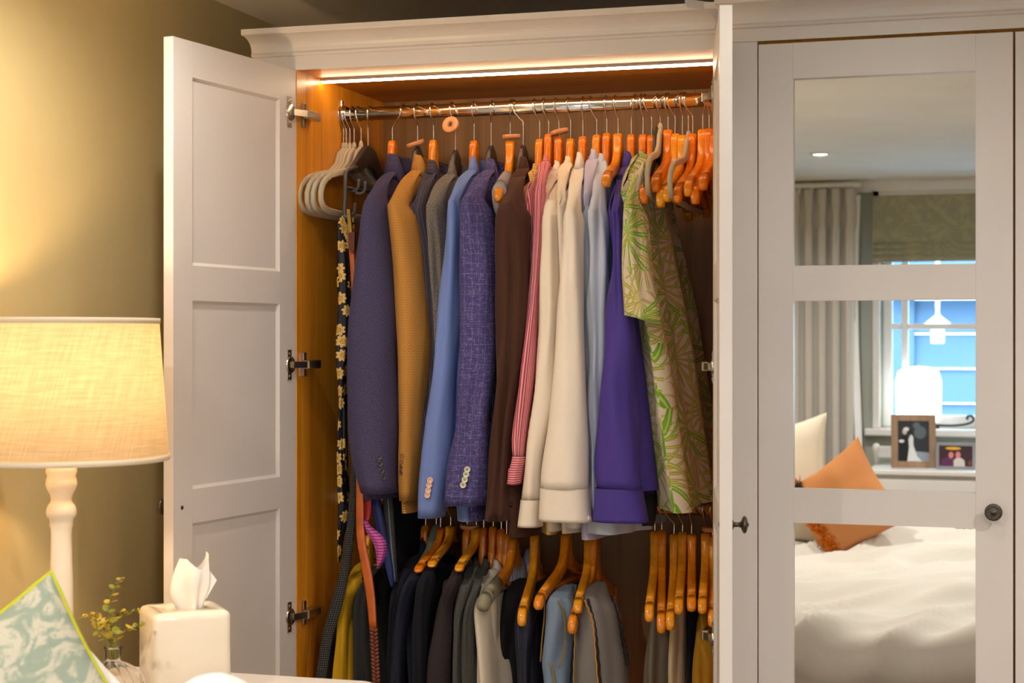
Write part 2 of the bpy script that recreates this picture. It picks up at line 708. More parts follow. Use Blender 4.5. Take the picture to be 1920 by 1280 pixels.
ZR1 = CZ + .492
ZR2 = CZ - .348
rail(ZR1, war)
rail(ZR2, war)
ZD1 = CZ + .5525              # top of the doors
RAILS = [CZ + .486, CZ + .137, CZ + .0718, CZ - .278, CZ - .3415, CZ - .69]


def knob(prof_s, M, parent, m=PEWTER):
    k = MB().lathe([(.0001, 0), (.009, 0), (.009, .002), (.0045, .004), (.004, .012), (.006, .016), (.0125, .0185), (.0155, .021), (.0155, .0235), (.0125, .026), (.0115, .0252), (.007, .0275), (.0055, .027), (.003, .0295), (.0001, .03)], (0, 0, 0), 24, M=M @ Matrix.Scale(prof_s, 4))
    for i in range(10):
        a = i * pi / 5
        k.lathe([(.0001, .0275), (.0012, .0272), (.0016, .0262)], (0, 0, 0), 6, M=M @ Matrix.Scale(prof_s, 4) @ Matrix.Translation((.0092 * cos(a), .0092 * sin(a), -.0005)))
    return k.build('knob', m, parent)


def open_door(hx, ang, sgn, W, label):
    """sgn = -1: hinged at the left, +1: hinged at the right; local axes t outward along the leaf, n away from the inside, z up"""
    t = Vector((sgn * sin(ang), -cos(ang), 0))
    n = Vector((sgn * cos(ang), sin(ang), 0))
    M = Matrix(((t.x, n.x, 0, hx), (t.y, n.y, 0, YF), (0, 0, 1, 0), (0, 0, 0, 1)))
    th, st = .021, .062
    z0 = .09
    b = MB()
    b.box((0, 0, z0), (st, th, ZD1), .0005, M=M)
    b.box((W - st, 0, z0), (W, th, ZD1), .0005, M=M)
    zs = [ZD1] + RAILS + [z0]
    for i in (0, 2, 4, 6):
        b.box((st, 0, zs[i + 1]), (W - st, th, zs[i]), 0, M=M)
    d = b.build('door', PAINT, war)
    for i in (1, 3, 5):
        pl = MB()
        x0, x1, za, zc = st, W - st, zs[i + 1], zs[i]
        o = .006
        fr_ = [(x0, za), (x1, za), (x1, zc), (x0, zc)]
        inn = [(x0 + o, za + o), (x1 - o, za + o), (x1 - o, zc - o), (x0 + o, zc - o)]
        for y0, y1 in ((.001, .0055), (th - .001, th - .0055)):
            k = len(pl.v)
            for (x, z) in fr_: pl.vert(M @ Vector((x, y0, z)))
            for (x, z) in inn: pl.vert(M @ Vector((x, y1, z)))
            for j in range(4):
                q = (j + 1) % 4
                pl.face((k + j, k + q, k + 4 + q, k + 4 + j), 0, False)
            pl.face((k + 4, k + 5, k + 6, k + 7), 0, False)
        pl.build('door_panel', PAINT, d)
    kx = W - st * .45
    knob(.95, M @ Matrix.Translation((kx, th, CZ - .309)) @ Matrix(((1, 0, 0, 0), (0, 0, 1, 0), (0, -1, 0, 0), (0, 0, 0, 1))), d)
    MB().lathe([(.0001, .0014), (.003, .0012), (.0042, 0)], (0, 0, 0), 14, M=M @ Matrix.Translation((kx, 0, CZ - .309)) @ Matrix(((1, 0, 0, 0), (0, 0, -1, 0), (0, 1, 0, 0), (0, 0, 0, 1)))).build('screw_head', PEWTER, d)
    for zc in (CZ + .464, CZ - .052, CZ - .567):
        h = MB()
        # cup plate on the leaf
        h.box((.018, -.0022, zc - .031), (.034, .0004, zc + .031), .001, M=M)
        h.loft([[M @ Vector((.022 + q * .0165 * cos(a), -d_, zc + q * .0175 * sin(a))) for a in [2 * pi * k / 20 for k in range(20)]] for d_, q in ((-.0002, 1), (.003, 1), (.004, .9))], True, False, True)
        for s_ in (-1, 1):
            h.lathe([(.0001, .0014), (.003, .0010), (.0036, 0)], (0, 0, 0), 10, M=M @ Matrix.Translation((.026, -.0022, zc + s_ * .023)) @ Matrix(((1, 0, 0, 0), (0, 0, -1, 0), (0, 1, 0, 0), (0, 0, 0, 1))))
        # knuckle link from the cup to the arm, arm and mounting plate on the carcass side
        xs = XA if sgn < 0 else XB
        s = 1 if sgn < 0 else -1
        pA = M @ Vector((.020, -.006, zc))
        pB = Vector((xs + s * .020, YF + .020, zc))
        dv = (pB - pA)
        sd = Vector((-dv.y, dv.x, 0)).normalized() * .004
        q = []
        for p_ in (pA, pB):
            q.append([p_ + sd + Vector((0, 0, .0065)), p_ - sd + Vector((0, 0, .0065)), p_ - sd - Vector((0, 0, .0065)), p_ + sd - Vector((0, 0, .0065))])
        h.loft(q, True, True, True, sm=False)
        h.box((xs + s * .010, YF + .012, zc - .009), (xs + s * .024, YF + .075, zc + .009), .0015)
        h.box((xs, YF + .030, zc - .008), (xs + s * .011, YF + .075, zc + .008))
        h.box((xs, YF + .026, zc - .025), (xs + s * .006, YF + .040, zc + .025), .001)
        ho = h.build('hinge', NICKEL, d)
    return d


LEFT_W = .429
open_door(XA - .001, radians(7.0), -1, LEFT_W, '')
open_door(XB + .001, radians(11.3), +1, LEFT_W, '')

# ---------------------------------------------------------------- mirrored wardrobe to the right
XS = at(1422, 600, YR).x
XE = at(1899.5, 600, YR).x
mw = thing('mirrored_wardrobe', 'cream fitted wardrobe with three framed mirror panes in its closed door', 'wardrobe', ((XB + .5) / 2, YR, 0))
MB().box((XB + .02, YR, .08), (XS - .002, YR + .022, ZD1 + .006), .0008).build('frame_stile', PAINT, mw)
MB().box((XB + .02, YR + .024, .0), (.62, YBK, ZD1 + .02)).build('carcass', OAK, mw)
MB().box((XB + .02, YR + .05, 0), (.62, YR + .06, .08)).build('plinth', PAINT, mw)
cp = cornice_profile(YR, ZD1 + .0065, CZ + .5835, CZ + .6345)
MB().prism(cp, XB + .018, .62).build('cornice', PAINT, mw)
# returned end of the taller cornice, turning back to the left wardrobe
ret = MB()
rp = [(-(y - YR), z) for (y, z) in cp if y < YR + .01]
k = len(rp)
for yy in (0, 1):
    for (o, z) in rp:
        ret.vert((XB + .019 - o, (YR - o) if yy == 0 else YF + .005, z))
for i in range(k - 1):
    ret.face((i, i + 1, k + i + 1, k + i), 0, False)
ret.face([i for i in range(k)], 0, False)
ret.build('cornice_return', PAINT, mw)


def mirror_door(x0, x1, withknob=True):
    W, st, th = x1 - x0, .065, .022
    b = MB()
    z0 = .09
    b.box((x0, YR, z0), (x0 + st, YR + th, ZD1), .0006)
    b.box((x1 - st, YR, z0), (x1, YR + th, ZD1), .0006)
    zs = [ZD1] + RAILS + [z0]
    for i in (0, 2, 4, 6):
        b.box((x0 + st, YR, zs[i + 1]), (x1 - st, YR + th, zs[i]), 0)
    d = b.build('door', PAINT, mw)
    for i in (1, 3, 5):
        g = MB().box((x0 + st - .001, YM, zs[i + 1] - .001), (x1 - st + .001, YM + .004, zs[i] + .001)).build('mirror_pane', MIRROR, d)
    if withknob:
        kp = at(1863, 958, YR)
        knob(1.0, Matrix.Translation(kp) @ Matrix(((1, 0, 0, 0), (0, 0, -1, 0), (0, 1, 0, 0), (0, 0, 0, 1))), d)
    return d


mirror_door(XS, XE)
mirror_door(XE + .004, .60, False)

# ---------------------------------------------------------------- neighbour's house outside the window
YO = YW - 3.2
SIDE = Mat('painted_siding', '#4f6176', .8).m
BRICK = Mat('purple_brick', '#4a2f48', .9).m
hx0 = mir(1715, 700, YO).x
house = thing('neighbour_house', 'pale boarded house front seen through the window in the mirror', 'house', (hx0 + 1, YO, 0))
hz0, hz1 = -.4, mir(1700, 650, YO).z
n = 9
for k in range(n):
    za = hz0 + (mir(1700, 560, YO).z - hz0) * k / n
    zb2 = hz0 + (mir(1700, 560, YO).z - hz0) * (k + 1) / n
    b = MB()
    b.prism([(YO - .02, za), (YO + .045, za), (YO + .012, zb2 - .008), (YO - .02, zb2 - .008)], hx0, hx0 + 1.5)
    b.build('siding_board', SIDE, house)
MB().box((hx0 - .25, YO - .06, hz0), (hx0, YO + .06, 3.2)).build('corner_post', SIDE, house)
gz = mir(1700, 560, YO).z
MB().prism([(YO - .5, gz + .9), (YO - .5, gz + .8), (YO + .25, gz), (YO + .25, gz + .06)], hx0 - .4, hx0 + 2.6).build('roof', Mat('slate_roof', '#41526b', .8).m, house)
MB().box((hx0 - 1.6, YO - .9, -.4), (hx0 - .35, YO - .7, 2.6)).build('brick_wall', BRICK, house)
MB().box((hx0 - 3.5, YO - 1.2, -.5), (hx0 + 3.5, YW - WT - .02, -.4)).build('paving', Mat('pale_paving', '#7d8894', .9).m, house)
lp = mir(1758, 625, YW - 1.6)
lan = thing('street_lantern', 'white lantern hanging outside behind the window glass', 'lantern', lp)
MB().box(lp + Vector((-.035, -.035, -.055)), lp + Vector((.035, .035, .035)), .004).build('lamp_glass', Mat('lit_lantern', '#ffffff', .4).emit((.9, .95, 1, 1), 2.2).m, lan)
MB().lathe([(.10, .035), (.085, .045), (.035, .085), (.012, .105), (.008, .14), (.0001, .142)], lp, 20).build('hood', PAINTW, lan)
MB().tube([lp + Vector((0, 0, .14)), lp + Vector((0, 0, .55)), lp + Vector((0, -1.2, .62))], .012).build('bracket', PAINTW, lan)

# ---------------------------------------------------------------- curtain, roman blind
CURT = cloth('pale_linen', 'plain', '#d2cdc6', '#c2bcb4')
cx0, cx1 = mir(1440, 400, YW + .12).x, mir(1606, 400, YW + .12).x
ct, cb = mir(1550, 354, YW + .12).z, .06
cur = thing('curtain', 'long pale grey pinch pleat curtain beside the window seen in the mirror', 'curtain', ((cx0 + cx1) / 2, YW + .12, cb))
rows = []
NP = 6.5
zpl = mir(1550, 407, YW + .12).z
for k in range(40):
    z = ct + (cb - ct) * k / 39
    row = []
    pin = math.exp(-((z - zpl) / .03) ** 2)
    for i in range(161):
        s = i / 160
        ph = s * NP * 2 * pi
        amp = .030 * (1 - .75 * pin) * (1 if z < zpl else .8) * (1 + .25 * sin(s * 9 + 1))
        x = cx0 + (cx1 - cx0) * s + .010 * sin(2 * ph) * (1 - pin)
        y = YW + .105 + amp * (cos(ph) * .8 + .2 * cos(2 * ph + z)) + .006 * noise.noise((s * 12, z * 1.4, 3))
        row.append((x, y, z))
    rows.append(row)
MB().grid(rows).build('pleated_cloth', CURT, cur)
li = []
for k in range(30):
    z = ct - .03 + (cb - ct + .03) * k / 29
    li.append([(cx1 - .012 + .030 * s_ + .012 * sin(z * 3), YW + .10 + .012 * sin(s_ * 3 + z * 2), z) for s_ in (0, .25, .5, .75, 1)])
MB().grid(li).build('lit_lining_edge', Mat('lit_curtain_lining', '#f2f2f0', .9).m, cur)  # white strip puts the leading edge's daylight into the lining's colour
MB().box((XL + .02, YW + .088, ct + .006), (cx1 + .02, YW + .118, ct + .03), .004).build('curtain_track', PAINTW, cur)
for i in range(7):
    x = cx0 + (cx1 - cx0) * (i + .5) / 7
    MB().box((x - .004, YW + .095, ct - .02), (x + .004, YW + .112, ct + .012)).build('curtain_hook', PAINTW, cur)

BL = leafy_cloth('green_damask', '#a3a28c', '#b4ae92', '#969c90')
bx0, bx1 = mir(1637, 430, YW + .02).x, wx1 + .03
bz1, bz0 = mir(1700, 366, YW + .02).z, mir(1700, 490, YW + .02).z
rb = thing('roman_blind', 'green patterned roman blind drawn half up over the window', 'blind', ((bx0 + bx1) / 2, YW + .03, bz1))
b = MB()
zf = mir(1700, 455, YW + .02).z
b.grid([[(bx0, YW + .025, z), ((bx0 + bx1) / 2, YW + .025, z), (bx1, YW + .025, z)] for z in (bz1, zf)])
b.grid([[(bx0, YW + .022, z), (bx1, YW + .022, z)] for z in (bz1, zf)])
b.build('blind_cloth', BL, rb)
for k in range(3):
    z = zf + (bz0 - zf) * k / 3
    h = (zf - bz0) / 3
    ring = []
    for x in (bx0, bx1):
        ring.append([(x, YW + .026 + (.020 + .006 * k) * (cos(a) * .5 + .5), z - h * .5 + h * .62 * sin(a)) for a in [2 * pi * j / 14 for j in range(14)]])
    MB().loft(ring, True, True, True).build('blind_fold', BL, rb)

# ---------------------------------------------------------------- white chest with frames under the window
YD0, YD1 = YW + .04, YW + .47
dz = mir(1750, 893, YD1).z + .026
dx0 = mir(1627, 880, YD1).x
dr = thing('chest_of_drawers', 'white painted chest of drawers below the window in the mirror', 'chest', (dx0 + .55, (YD0 + YD1) / 2, 0))
b = MB()
b.box((dx0, YD0, dz - .026), (dx0 + 1.15, YD1 + .012, dz), .006)
b.build('top', PAINTW, dr)
MB().box((dx0 + .02, YD0 + .01, .06), (dx0 + 1.13, YD1 - .02, dz - .027)).build('carcass', PAINTW, dr)
for r_ in range(3):
    za = .09 + r_ * (dz - .12) / 3
    zc2 = za + (dz - .12) / 3 - .012
    for c_ in range(2):
        xa = dx0 + .035 + c_ * .545
        dw = MB().box((xa, YD1 - .02, za), (xa + .533, YD1, zc2), .003).build('drawer', PAINTW, dr)
        MB().lathe([(.0001, 0), (.006, 0), (.006, .012), (.015, .02), (.012, .028), (.0001, .03)], (0, 0, 0), 16, M=Matrix.Translation((xa + .266, YD1, (za + zc2) / 2)) @ Matrix(((1, 0, 0, 0), (0, 0, 1, 0), (0, -1, 0, 0), (0, 0, 0, 1)))).build('drawer_knob', PEWTER, dw)
# little scrolled chair end standing at the left behind the chest top
sx = mir(1643, 870, YD0 + .1).x
pst = thing('letter_rack', 'small white post ended rack on the left of the chest top', 'rack', (sx, YD0 + .1, dz))
MB().lathe([(.014, 0), (.014, .06), (.018, .066), (.018, .084), (.012, .095), (.0001, .098)], (sx, YD0 + .1, dz), 14).build('post', PAINTW, pst)
MB().box((sx, YD0 + .092, dz + .03), (sx + .3, YD0 + .108, dz + .085), .004).build('back_rail', PAINTW, pst)


def photo_frame(uL, uR, vT, vB, y, name, label, fm, border, tilt, lean, pic):
    """standing frame seen in the mirror; pic(MB) adds the flat print in frame coordinates"""
    c = mir((uL + uR) / 2, vB, y)
    w = abs(mir(uR, vB, y).x - mir(uL, vB, y).x)
    h = mir((uL + uR) / 2, vT, y).z - dz
    t = thing(name, label, 'photo frame', (c.x, y, dz))
    M = Matrix.Translation((c.x, y, dz)) @ Matrix.Rotation(tilt, 4, 'Z') @ Matrix.Rotation(lean, 4, 'X')
    f = MB()
    f.box((-w / 2, -.012, 0), (-w / 2 + border, 0, h), .002, M=M)
    f.box((w / 2 - border, -.012, 0), (w / 2, 0, h), .002, M=M)
    f.box((-w / 2 + border, -.012, 0), (w / 2 - border, 0, border), .002, M=M)
    f.box((-w / 2 + border, -.012, h - border), (w / 2 - border, 0, h), .002, M=M)
    f.build('frame', fm, t)
    MB().box((-.02, -.10, 0), (.02, -.096, h * .7), M=M @ Matrix.Rotation(radians(-8), 4, 'X')).build('easel_back', fm, t)
    ms = [Mat(name + '_print%d' % i, c_, .35).m for i, c_ in enumerate(pic['c'])]
    q = MB()
    q.poly([M @ Vector(p_) for p_ in ((-w / 2 + border, -.006, border), (w / 2 - border, -.006, border), (w / 2 - border, -.006, h - border), (-w / 2 + border, -.006, h - border))], 0)
    W, H = w - 2 * border, h - 2 * border
    for j, (mi, pts) in enumerate(pic['p']):
        q.poly([M @ Vector(((x - .5) * W, -.0058 + .0001 * (j + 1), border + z * H)) for (x, z) in pts], mi)
    q.build('photo_print', ms, t)


def ell(cx, cz, rx, rz, n=16):
    return [(cx + rx * cos(2 * pi * i / n), cz + rz * sin(2 * pi * i / n)) for i in range(n)]


wed = {'c': ['#2a3038', '#d9dde0', '#14171c', '#5b666f', '#8d9aa6', '#c9b8ac'],
       'p': [(3, ell(.72, .72, .2, .16)), (3, ell(.60, .9, .12, .08)), (4, [(.45, .0), (1, .0), (1, .22), (.55, .25)]), (2, [(.04, 0), (.04, .5), (.12, .62), (.26, .66), (.36, .55), (.33, 0)]),
             (5, ell(.22, .74, .075, .075)), (1, ell(.27, .80, .09, .05)), (1, [(.30, 0), (.36, .35), (.34, .55), (.42, .68), (.50, .6), (.50, .4), (.62, .12), (.78, 0)]), (2, ell(.42, .72, .05, .06)), (1, ell(.12, .5, .09, .04))]}
duo = {'c': ['#3a2230', '#e8b21c', '#d97f86', '#cfc9c6', '#5a2a55', '#7a3b2b'],
       'p': [(1, ell(.42, .88, .24, .07)), (4, [(.02, 0), (.1, .38), (.3, .45), (.44, .35), (.46, 0)]), (2, ell(.36, .55, .075, .16)), (2, ell(.57, .56, .075, .17)), (3, [(.44, 0), (.44, .3), (.52, .42), (.66, .42), (.76, .3), (.78, 0)]), (5, ell(.93, .18, .06, .12))]}
photo_frame(1671, 1755, 777, 880, YD1 - .14, 'photo_frame', 'tall wooden framed black and white wedding photo on the white chest', wood('frame_wood', '#a98c74', '#8e7058', .5), .030, radians(-6), radians(5), wed)
photo_frame(1754, 1829, 830, 883, YD1 - .10, 'photo_frame', 'grey framed colour photo of two people, right of the wedding photo', Mat('grey_frame', '#8d9096', .4).m, .014, radians(4), radians(5), duo)

# added glowing shape for a bright reflection, and dark scroll on the sill
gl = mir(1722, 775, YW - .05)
sl = thing('sill_glow', 'added glowing white shape for a bright reflection on the window sill behind the wedding photo', 'lamp', (gl.x, YW - .05, wz0))
MB().lathe([(.0001, .03), (.085, .03), (.105, .06), (.108, .22), (.095, .27), (.06, .29), (.0001, .295)], (gl.x, YW - .045, wz0 - .0), 24).build('glow_body', Mat('reflection_glow', '#ffffff', .4).emit((1, .97, .93, 1), 2.4).m, sl)
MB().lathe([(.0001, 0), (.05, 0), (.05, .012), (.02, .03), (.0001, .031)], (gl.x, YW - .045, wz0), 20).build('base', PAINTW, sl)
sc = mir(1790, 795, YW - .03)
scr = thing('casement_latch', 'dark scrolled metal window stay on the sill', 'window stay', (sc.x, YW - .05, wz0 + .012))
pts = [(sc.x - .09, YW - .05, wz0 + .016), (sc.x - .02, YW - .05, wz0 + .014), (sc.x + .05, YW - .05, wz0 + .022), (sc.x + .085, YW - .05, wz0 + .04), (sc.x + .075, YW - .05, wz0 + .062), (sc.x + .055, YW - .05, wz0 + .055), (sc.x + .06, YW - .05, wz0 + .043)]
MB().tube(spline(pts, 26), .006, 8).build('scroll', BLACK, scr)
MB().box((sc.x - .10, YW - .065, wz0), (sc.x - .07, YW - .035, wz0 + .014), .003).build('latch_plate', BLACK, scr)

# ---------------------------------------------------------------- bed
BZ = CZ - .75
bed = thing('bed', 'wide bed with white bedding in front of the wardrobe', 'bed', (-.65, 1.2, 0))
MB().box((XL + .09, .38, .12), (.42, 2.02, .30), .02).build('bed_base', cloth('bed_base_linen', 'plain', '#a79f93', '#958d80'), bed)
MB().box((XL + .1, .36, .30), (.44, 2.04, BZ - .09), .05, seg=3).build('mattress', PAINTW, bed)
MB().box((XL + .01, .28, .0), (XL + .085, 2.10, CZ - .42), .03, seg=3).build('headboard', cloth('headboard_linen', 'plain', '#b8b0a2', '#a89f90'), bed)
for x in (XL + .16, .34):
    for y in (.46, 1.94):
        MB().lathe([(.022, 0), (.03, .12)], (x, y, 0), 12).build('leg', BLACK, bed)
DUV = cloth('white_cotton', 'crisp', '#d3cec6', '#cbc5bc', sheen=.05)


def duvet():
    x0, x1, y0, y1 = XL + .55, .62, .12, 2.22
    rows = []
    nx, ny = 110, 100
    uvs = []
    for j in range(ny + 1):
        row = []; uu = []
        for i in range(nx + 1):
            a, b_ = i / nx, j / ny
            x, y = x0 + (x1 - x0) * a, y0 + (y1 - y0) * b_
            z = BZ + .012
            for (lo, hi, q, sg) in ((.36, 2.04, y, 0), (-9, .44, x, 1)):
                r = .07
                for e, s in ((lo, -1), (hi, 1)):
                    o = (q - (e - s * r)) * s
                    if o > 0:
                        # roll over the mattress edge then hang
                        if o < r * 1.57:
                            ang = o / r
                            dzz = r * (1 - cos(ang)); dxx = r * sin(ang)
                        else:
                            dzz = r + (o - r * 1.57) * 1.9; dxx = r + .02
                        if sg == 0: y = e - s * r + s * dxx
                        else: x = e - s * r + s * dxx
                        z -= dzz
            w = .5 * noise.noise((x * 2.2 + y * 1.3, y * 1.1 - x, 1)) + .35 * noise.noise(((x * .75 + y) * 7.5, (x - y * .6) * 1.6, 4)) + .2 * noise.noise(((x * .6 + y) * 15, (x - y) * 3.0, 9))
            rid = abs(noise.noise(((x * .8 + y * 1.0) * 5, (x - y) * 1.2, 7)))
            far_ = max(0, min(1, (1.0 - y) / .7)) * max(0, min(1, (x + .75) / .3))
            z += .060 * w + .040 * (1 - rid * 3 if rid < .33 else 0) + .01 + .085 * far_ * far_ * (3 - 2 * far_)
            row.append((x, y, z)); uu.append((x, y))
        rows.append(row); uvs.append(uu)
    m = MB().grid(rows, uvs=uvs)
    return m


dv = thing('duvet', 'white rumpled duvet spread over the bed, reflected in the lowest mirror', 'duvet', (-.3, 1.2, BZ))
duvet().build('cover', DUV, dv)


def pillow(name, label, cat, c, W, H, T, M, m, piping=None, pinch=.10, group=None, seed=0):
    """cushion lying in its local xz plane, y is its thickness; M turns it"""
    t = thing(name, label, cat, c, group)
    Mx = Matrix.Translation(c) @ M
    n = 26
    b = MB()
    for s in (-1, 1):
        rows = []; uvs = []
        for j in range(n + 1):
            row = []; uu = []
            for i in range(n + 1):
                x, z = sin((i / n - .5) * pi), sin((j / n - .5) * pi)
                px = x * (1 - pinch * (1 - z * z) * x * x) * W / 2
                pz = z * (1 - pinch * (1 - x * x) * z * z) * H / 2
                th = T / 2 * ((1 - x * x) * (1 - z * z)) ** .42
                th += .012 * noise.noise((x * 2.2 + seed, z * 2.2, s * 2)) * min(1, th / (T * .2))
                th += .006 * abs(noise.noise((x * 6 + z * 3 + seed, z * 2, s))) * min(1, th / (T * .2))
                row.append(Mx @ Vector((px, s * th, pz))); uu.append((px, pz + seed))
            rows.append(row); uvs.append(uu)
        b.grid(rows, uvs=uvs)
    b.build('cover', m, t)
    out = []
    for (xa, za, xb, zb_) in ((-1, -1, 1, -1), (1, -1, 1, 1), (1, 1, -1, 1), (-1, 1, -1, -1)):
        for k in range(14):
            s = k / 14
            x, z = xa + (xb - xa) * s, za + (zb_ - za) * s
            out.append(Mx @ Vector((x * (1 - pinch * (1 - z * z) * x * x) * W / 2, 0, z * (1 - pinch * (1 - x * x) * z * z) * H / 2)))
    if piping:
        MB().tube(out + [out[0]], .0042, 8).build('piping', piping, t)
    return t, Mx, out


def rot(rx, ry, rz):
    return Matrix.Rotation(radians(rz), 4, 'Z') @ Matrix.Rotation(radians(rx), 4, 'X') @ Matrix.Rotation(radians(ry), 4, 'Y')


LEAFY = leafy_cloth('pale_leaf_print', '#8f9b8b', '#bdb9a6', '#84958a', 1.9)
WHITE = cloth('pillow_cotton', 'crisp', '#e6e6e8', '#dcdcde', sheen=.05)
LIME = Mat('lime_piping', '#b9bd12', .7).m


def facing(u, v, Y, size, ang, lean):
    """centre and turn of a square cushion whose upper corner shows at pixel u, v"""
    C_ = at(u, v, Y)
    n_ = Vector((-C_.x, -C_.y, 0)).normalized()
    r_ = Vector((-n_.y, n_.x, 0))
    u__ = (Vector((0, 0, 1)) * cos(radians(lean)) - n_ * sin(radians(lean))).normalized()
    y_ = u__.cross(r_)
    B = Matrix(((r_.x, y_.x, u__.x), (r_.y, y_.y, u__.y), (r_.z, y_.z, u__.z))).to_4x4()
    d_ = r_ * cos(radians(45 + ang)) + u__ * sin(radians(45 + ang))
    return tuple(C_ - d_ * size * .707), B @ Matrix.Rotation(radians(-ang), 4, 'Y')


c_, m_ = facing(96, 1072, 2.00, .37, 31, 15)
pillow('patterned_pillow', 'pale green leaf pattern pillow with lime piping in the left foreground', 'pillow', c_, .37, .37, .15, m_, LEAFY, LIME, .10)
pillow('white_pillow', 'plain white pillow against the headboard behind the leaf patterned one', 'pillow', (XL + .26, 1.60, BZ + .24), .68, .46, .16, rot(0, 0, 90) @ rot(14, 0, 0), WHITE, None, .08, seed=3)
c_, m_ = facing(146, 1190, 2.13, .31, 43, 25)
pillow('white_pillow', 'white pillow whose right side shows between leaf pillow and glass vase', 'pillow', c_, .31, .31, .12, m_, WHITE, None, .06, seed=5)
c_ = at(402, 1256, 1.95)
pillow('bedding_fold', 'soft white fold of bedding poking up in front of the tissue box', 'bedding', (c_.x, c_.y, c_.z - .165), .085, .30, .09, rot(0, 0, 28) @ rot(6, 0, 0), WHITE, None, -.10, seed=6)
CREAMP = cloth('cream_linen', 'plain', '#ddd3c0', '#cfc4ae')
ORANGE = cloth('apricot_linen', 'plain', '#c98a58', '#b97a4a')
FR = cloth('orange_fringe_wool', 'plain', '#d5791a', '#bb5f10')
oc = mir(1583, 946, .62)
cc_ = mir(1552, 805, .44)
pillow('cream_cushion', 'cream cushion propped behind the apricot one in the mirror', 'cushion', (cc_.x - .205, .44, BZ + .235), .46, .46, .17, rot(0, -8, 0) @ rot(8, 0, 0), CREAMP, CREAMP, .16, seed=8)
t, Mx, out = pillow('apricot_cushion', 'apricot linen cushion with ragged orange fringe along one side', 'cushion', (oc.x, .62, oc.z), .33, .33, .15, rot(0, 0, 14) @ rot(8, -36, 0), ORANGE, None, .14, seed=12)
fb = MB()
for i in range(260):
    z = (random.random() - .5) * .30
    x = -.098 + random.gauss(0, .011)
    th = .15 / 2 * ((1 - (x / .165) ** 2) * (1 - (z / .165) ** 2)) ** .42
    p0 = Vector((x, th, z))
    d_ = Vector((random.gauss(0, 1), abs(random.gauss(.5, .4)), random.gauss(0, 1))).normalized() * .021
    p1 = p0 + d_
    sd = Vector((.004, 0, .003))
    k_ = len(fb.v)
    for p_ in (p0 - sd, p0 + sd, p1 + sd * .6, p1 - sd * .6): fb.vert(Mx @ p_)
    fb.face((k_, k_ + 1, k_ + 2, k_ + 3))
fo = fb.build('fringe', FR, t)
fo['kind'] = 'stuff'

# ---------------------------------------------------------------- bedside table and what stands on it
nb = at(690, 1276, 2.72)
NZ = nb.z
ns = thing('bedside_table', 'low cream bedside table between bed and wardrobe', 'table', (XL + .32, 2.44, 0))
b = MB()
ring = []
nx1 = at(702, 1277, 2.70).x
corner = []
x0, x1, y0, y1, r = XL + .02, nx1, 2.17, 2.722, .03
for (cx, cy, a0) in ((x1 - r, y1 - r, 0), (x0 + r, y1 - r, 90), (x0 + r, y0 + r, 180), (x1 - r, y0 + r, 270)):
    for k in range(7):
        a = radians(a0 + k * 15)
        corner.append((cx, cy, r, cos(a), sin(a)))
rings = []
for (z, o) in ((NZ - .028, .004), (NZ - .024, 0), (NZ - .004, 0), (NZ - .001, .0015), (NZ, .005)):
    rings.append([(cx + (r_ - o) * ca, cy + (r_ - o) * sa, z) for (cx, cy, r_, ca, sa) in corner])
MB().loft(rings, True, True, True).build('top', PAINTW, ns)
MB().box((x0 + .03, y0 + .03, .16), (x1 - .03, y1 - .03, NZ - .028), .004).build('carcass', PAINTW, ns)
for k in range(2):
    z = .18 + k * (NZ - .23) / 2
    d_ = MB().box((x1 - .03, y0 + .05, z), (x1 - .012, y1 - .05, z + (NZ - .23) / 2 - .012), .003).build('drawer', PAINTW, ns)
for x in (x0 + .06, x1 - .06):
    for y in (y0 + .06, y1 - .06):
        MB().lathe([(.014, 0), (.02, .16)], (x, y, 0), 12).build('leg', PAINTW, ns)

# table lamp
LY = 2.40
lc = at(115, 900, LY)
q = 1 / pxm(lc)
lamp = thing('table_lamp', 'lit table lamp with linen drum shade and turned cream column', 'lamp', (lc.x, LY, NZ))
LCREAM = Mat('lamp_cream_lacquer', '#efe3cf', .3).m


def vz(v): return CZ + (636 - v) * q


prof = [(24, 868), (28, 876), (29, 884), (26, 892), (28, 900), (29, 908), (26, 917), (21, 926), (19, 936), (20, 941), (24, 946), (27, 953), (28, 962), (26, 968), (22, 972), (21, 980), (22, 985), (20, 988), (19, 1000), (19.5, 1040), (21, 1080), (22, 1140), (22, 1200)]
pr = [(r_ * q, vz(v)) for r_, v in prof]
zb_ = vz(1200)
pr += [(.028, zb_ - .01), (.024, zb_ - .02), (.04, NZ + .045), (.055, NZ + .03), (.058, NZ + .012), (.062, NZ + .008), (.062, NZ), (.0001, NZ)]
MB().lathe(pr[::-1], (lc.x, LY, 0), 36).build('turned_column', LCREAM, lamp)
MB().lathe([(.0001, vz(868)), (.012, vz(868)), (.012, vz(790)), (.0001, vz(788))], (lc.x, LY, 0), 14).build('bulb_holder', BLACK, lamp)
MB().lathe([(.010, vz(790)), (.028, vz(760)), (.030, vz(740)), (.022, vz(720)), (.0001, vz(712))], (lc.x, LY, 0), 18).build('bulb', Mat('bulb_glass', '#fff2d8', .3).emit((1, .62, .28, 1), 3).m, lamp)
SH = Mat('linen_shade', '#efe0c4', .85, spec=.1)
u_, v_ = SH.uv()
hz = SH.noise(SH.vec(u_ * 18.0, v_ * 260.0), 1, 3)
vt = SH.noise(SH.vec(u_ * 260.0, v_ * 14.0), 1, 3)
kk = clampramp(hz * .5 + vt * .5, .36, .62)
cc = SH.mix(kk, '#b8a688', '#a89375')
tr = SH.node('ShaderNodeBsdfTranslucent')
df = SH.node('ShaderNodeBsdfDiffuse')
ms = SH.node('ShaderNodeMixShader')
ms.inputs[0].default_value = .30
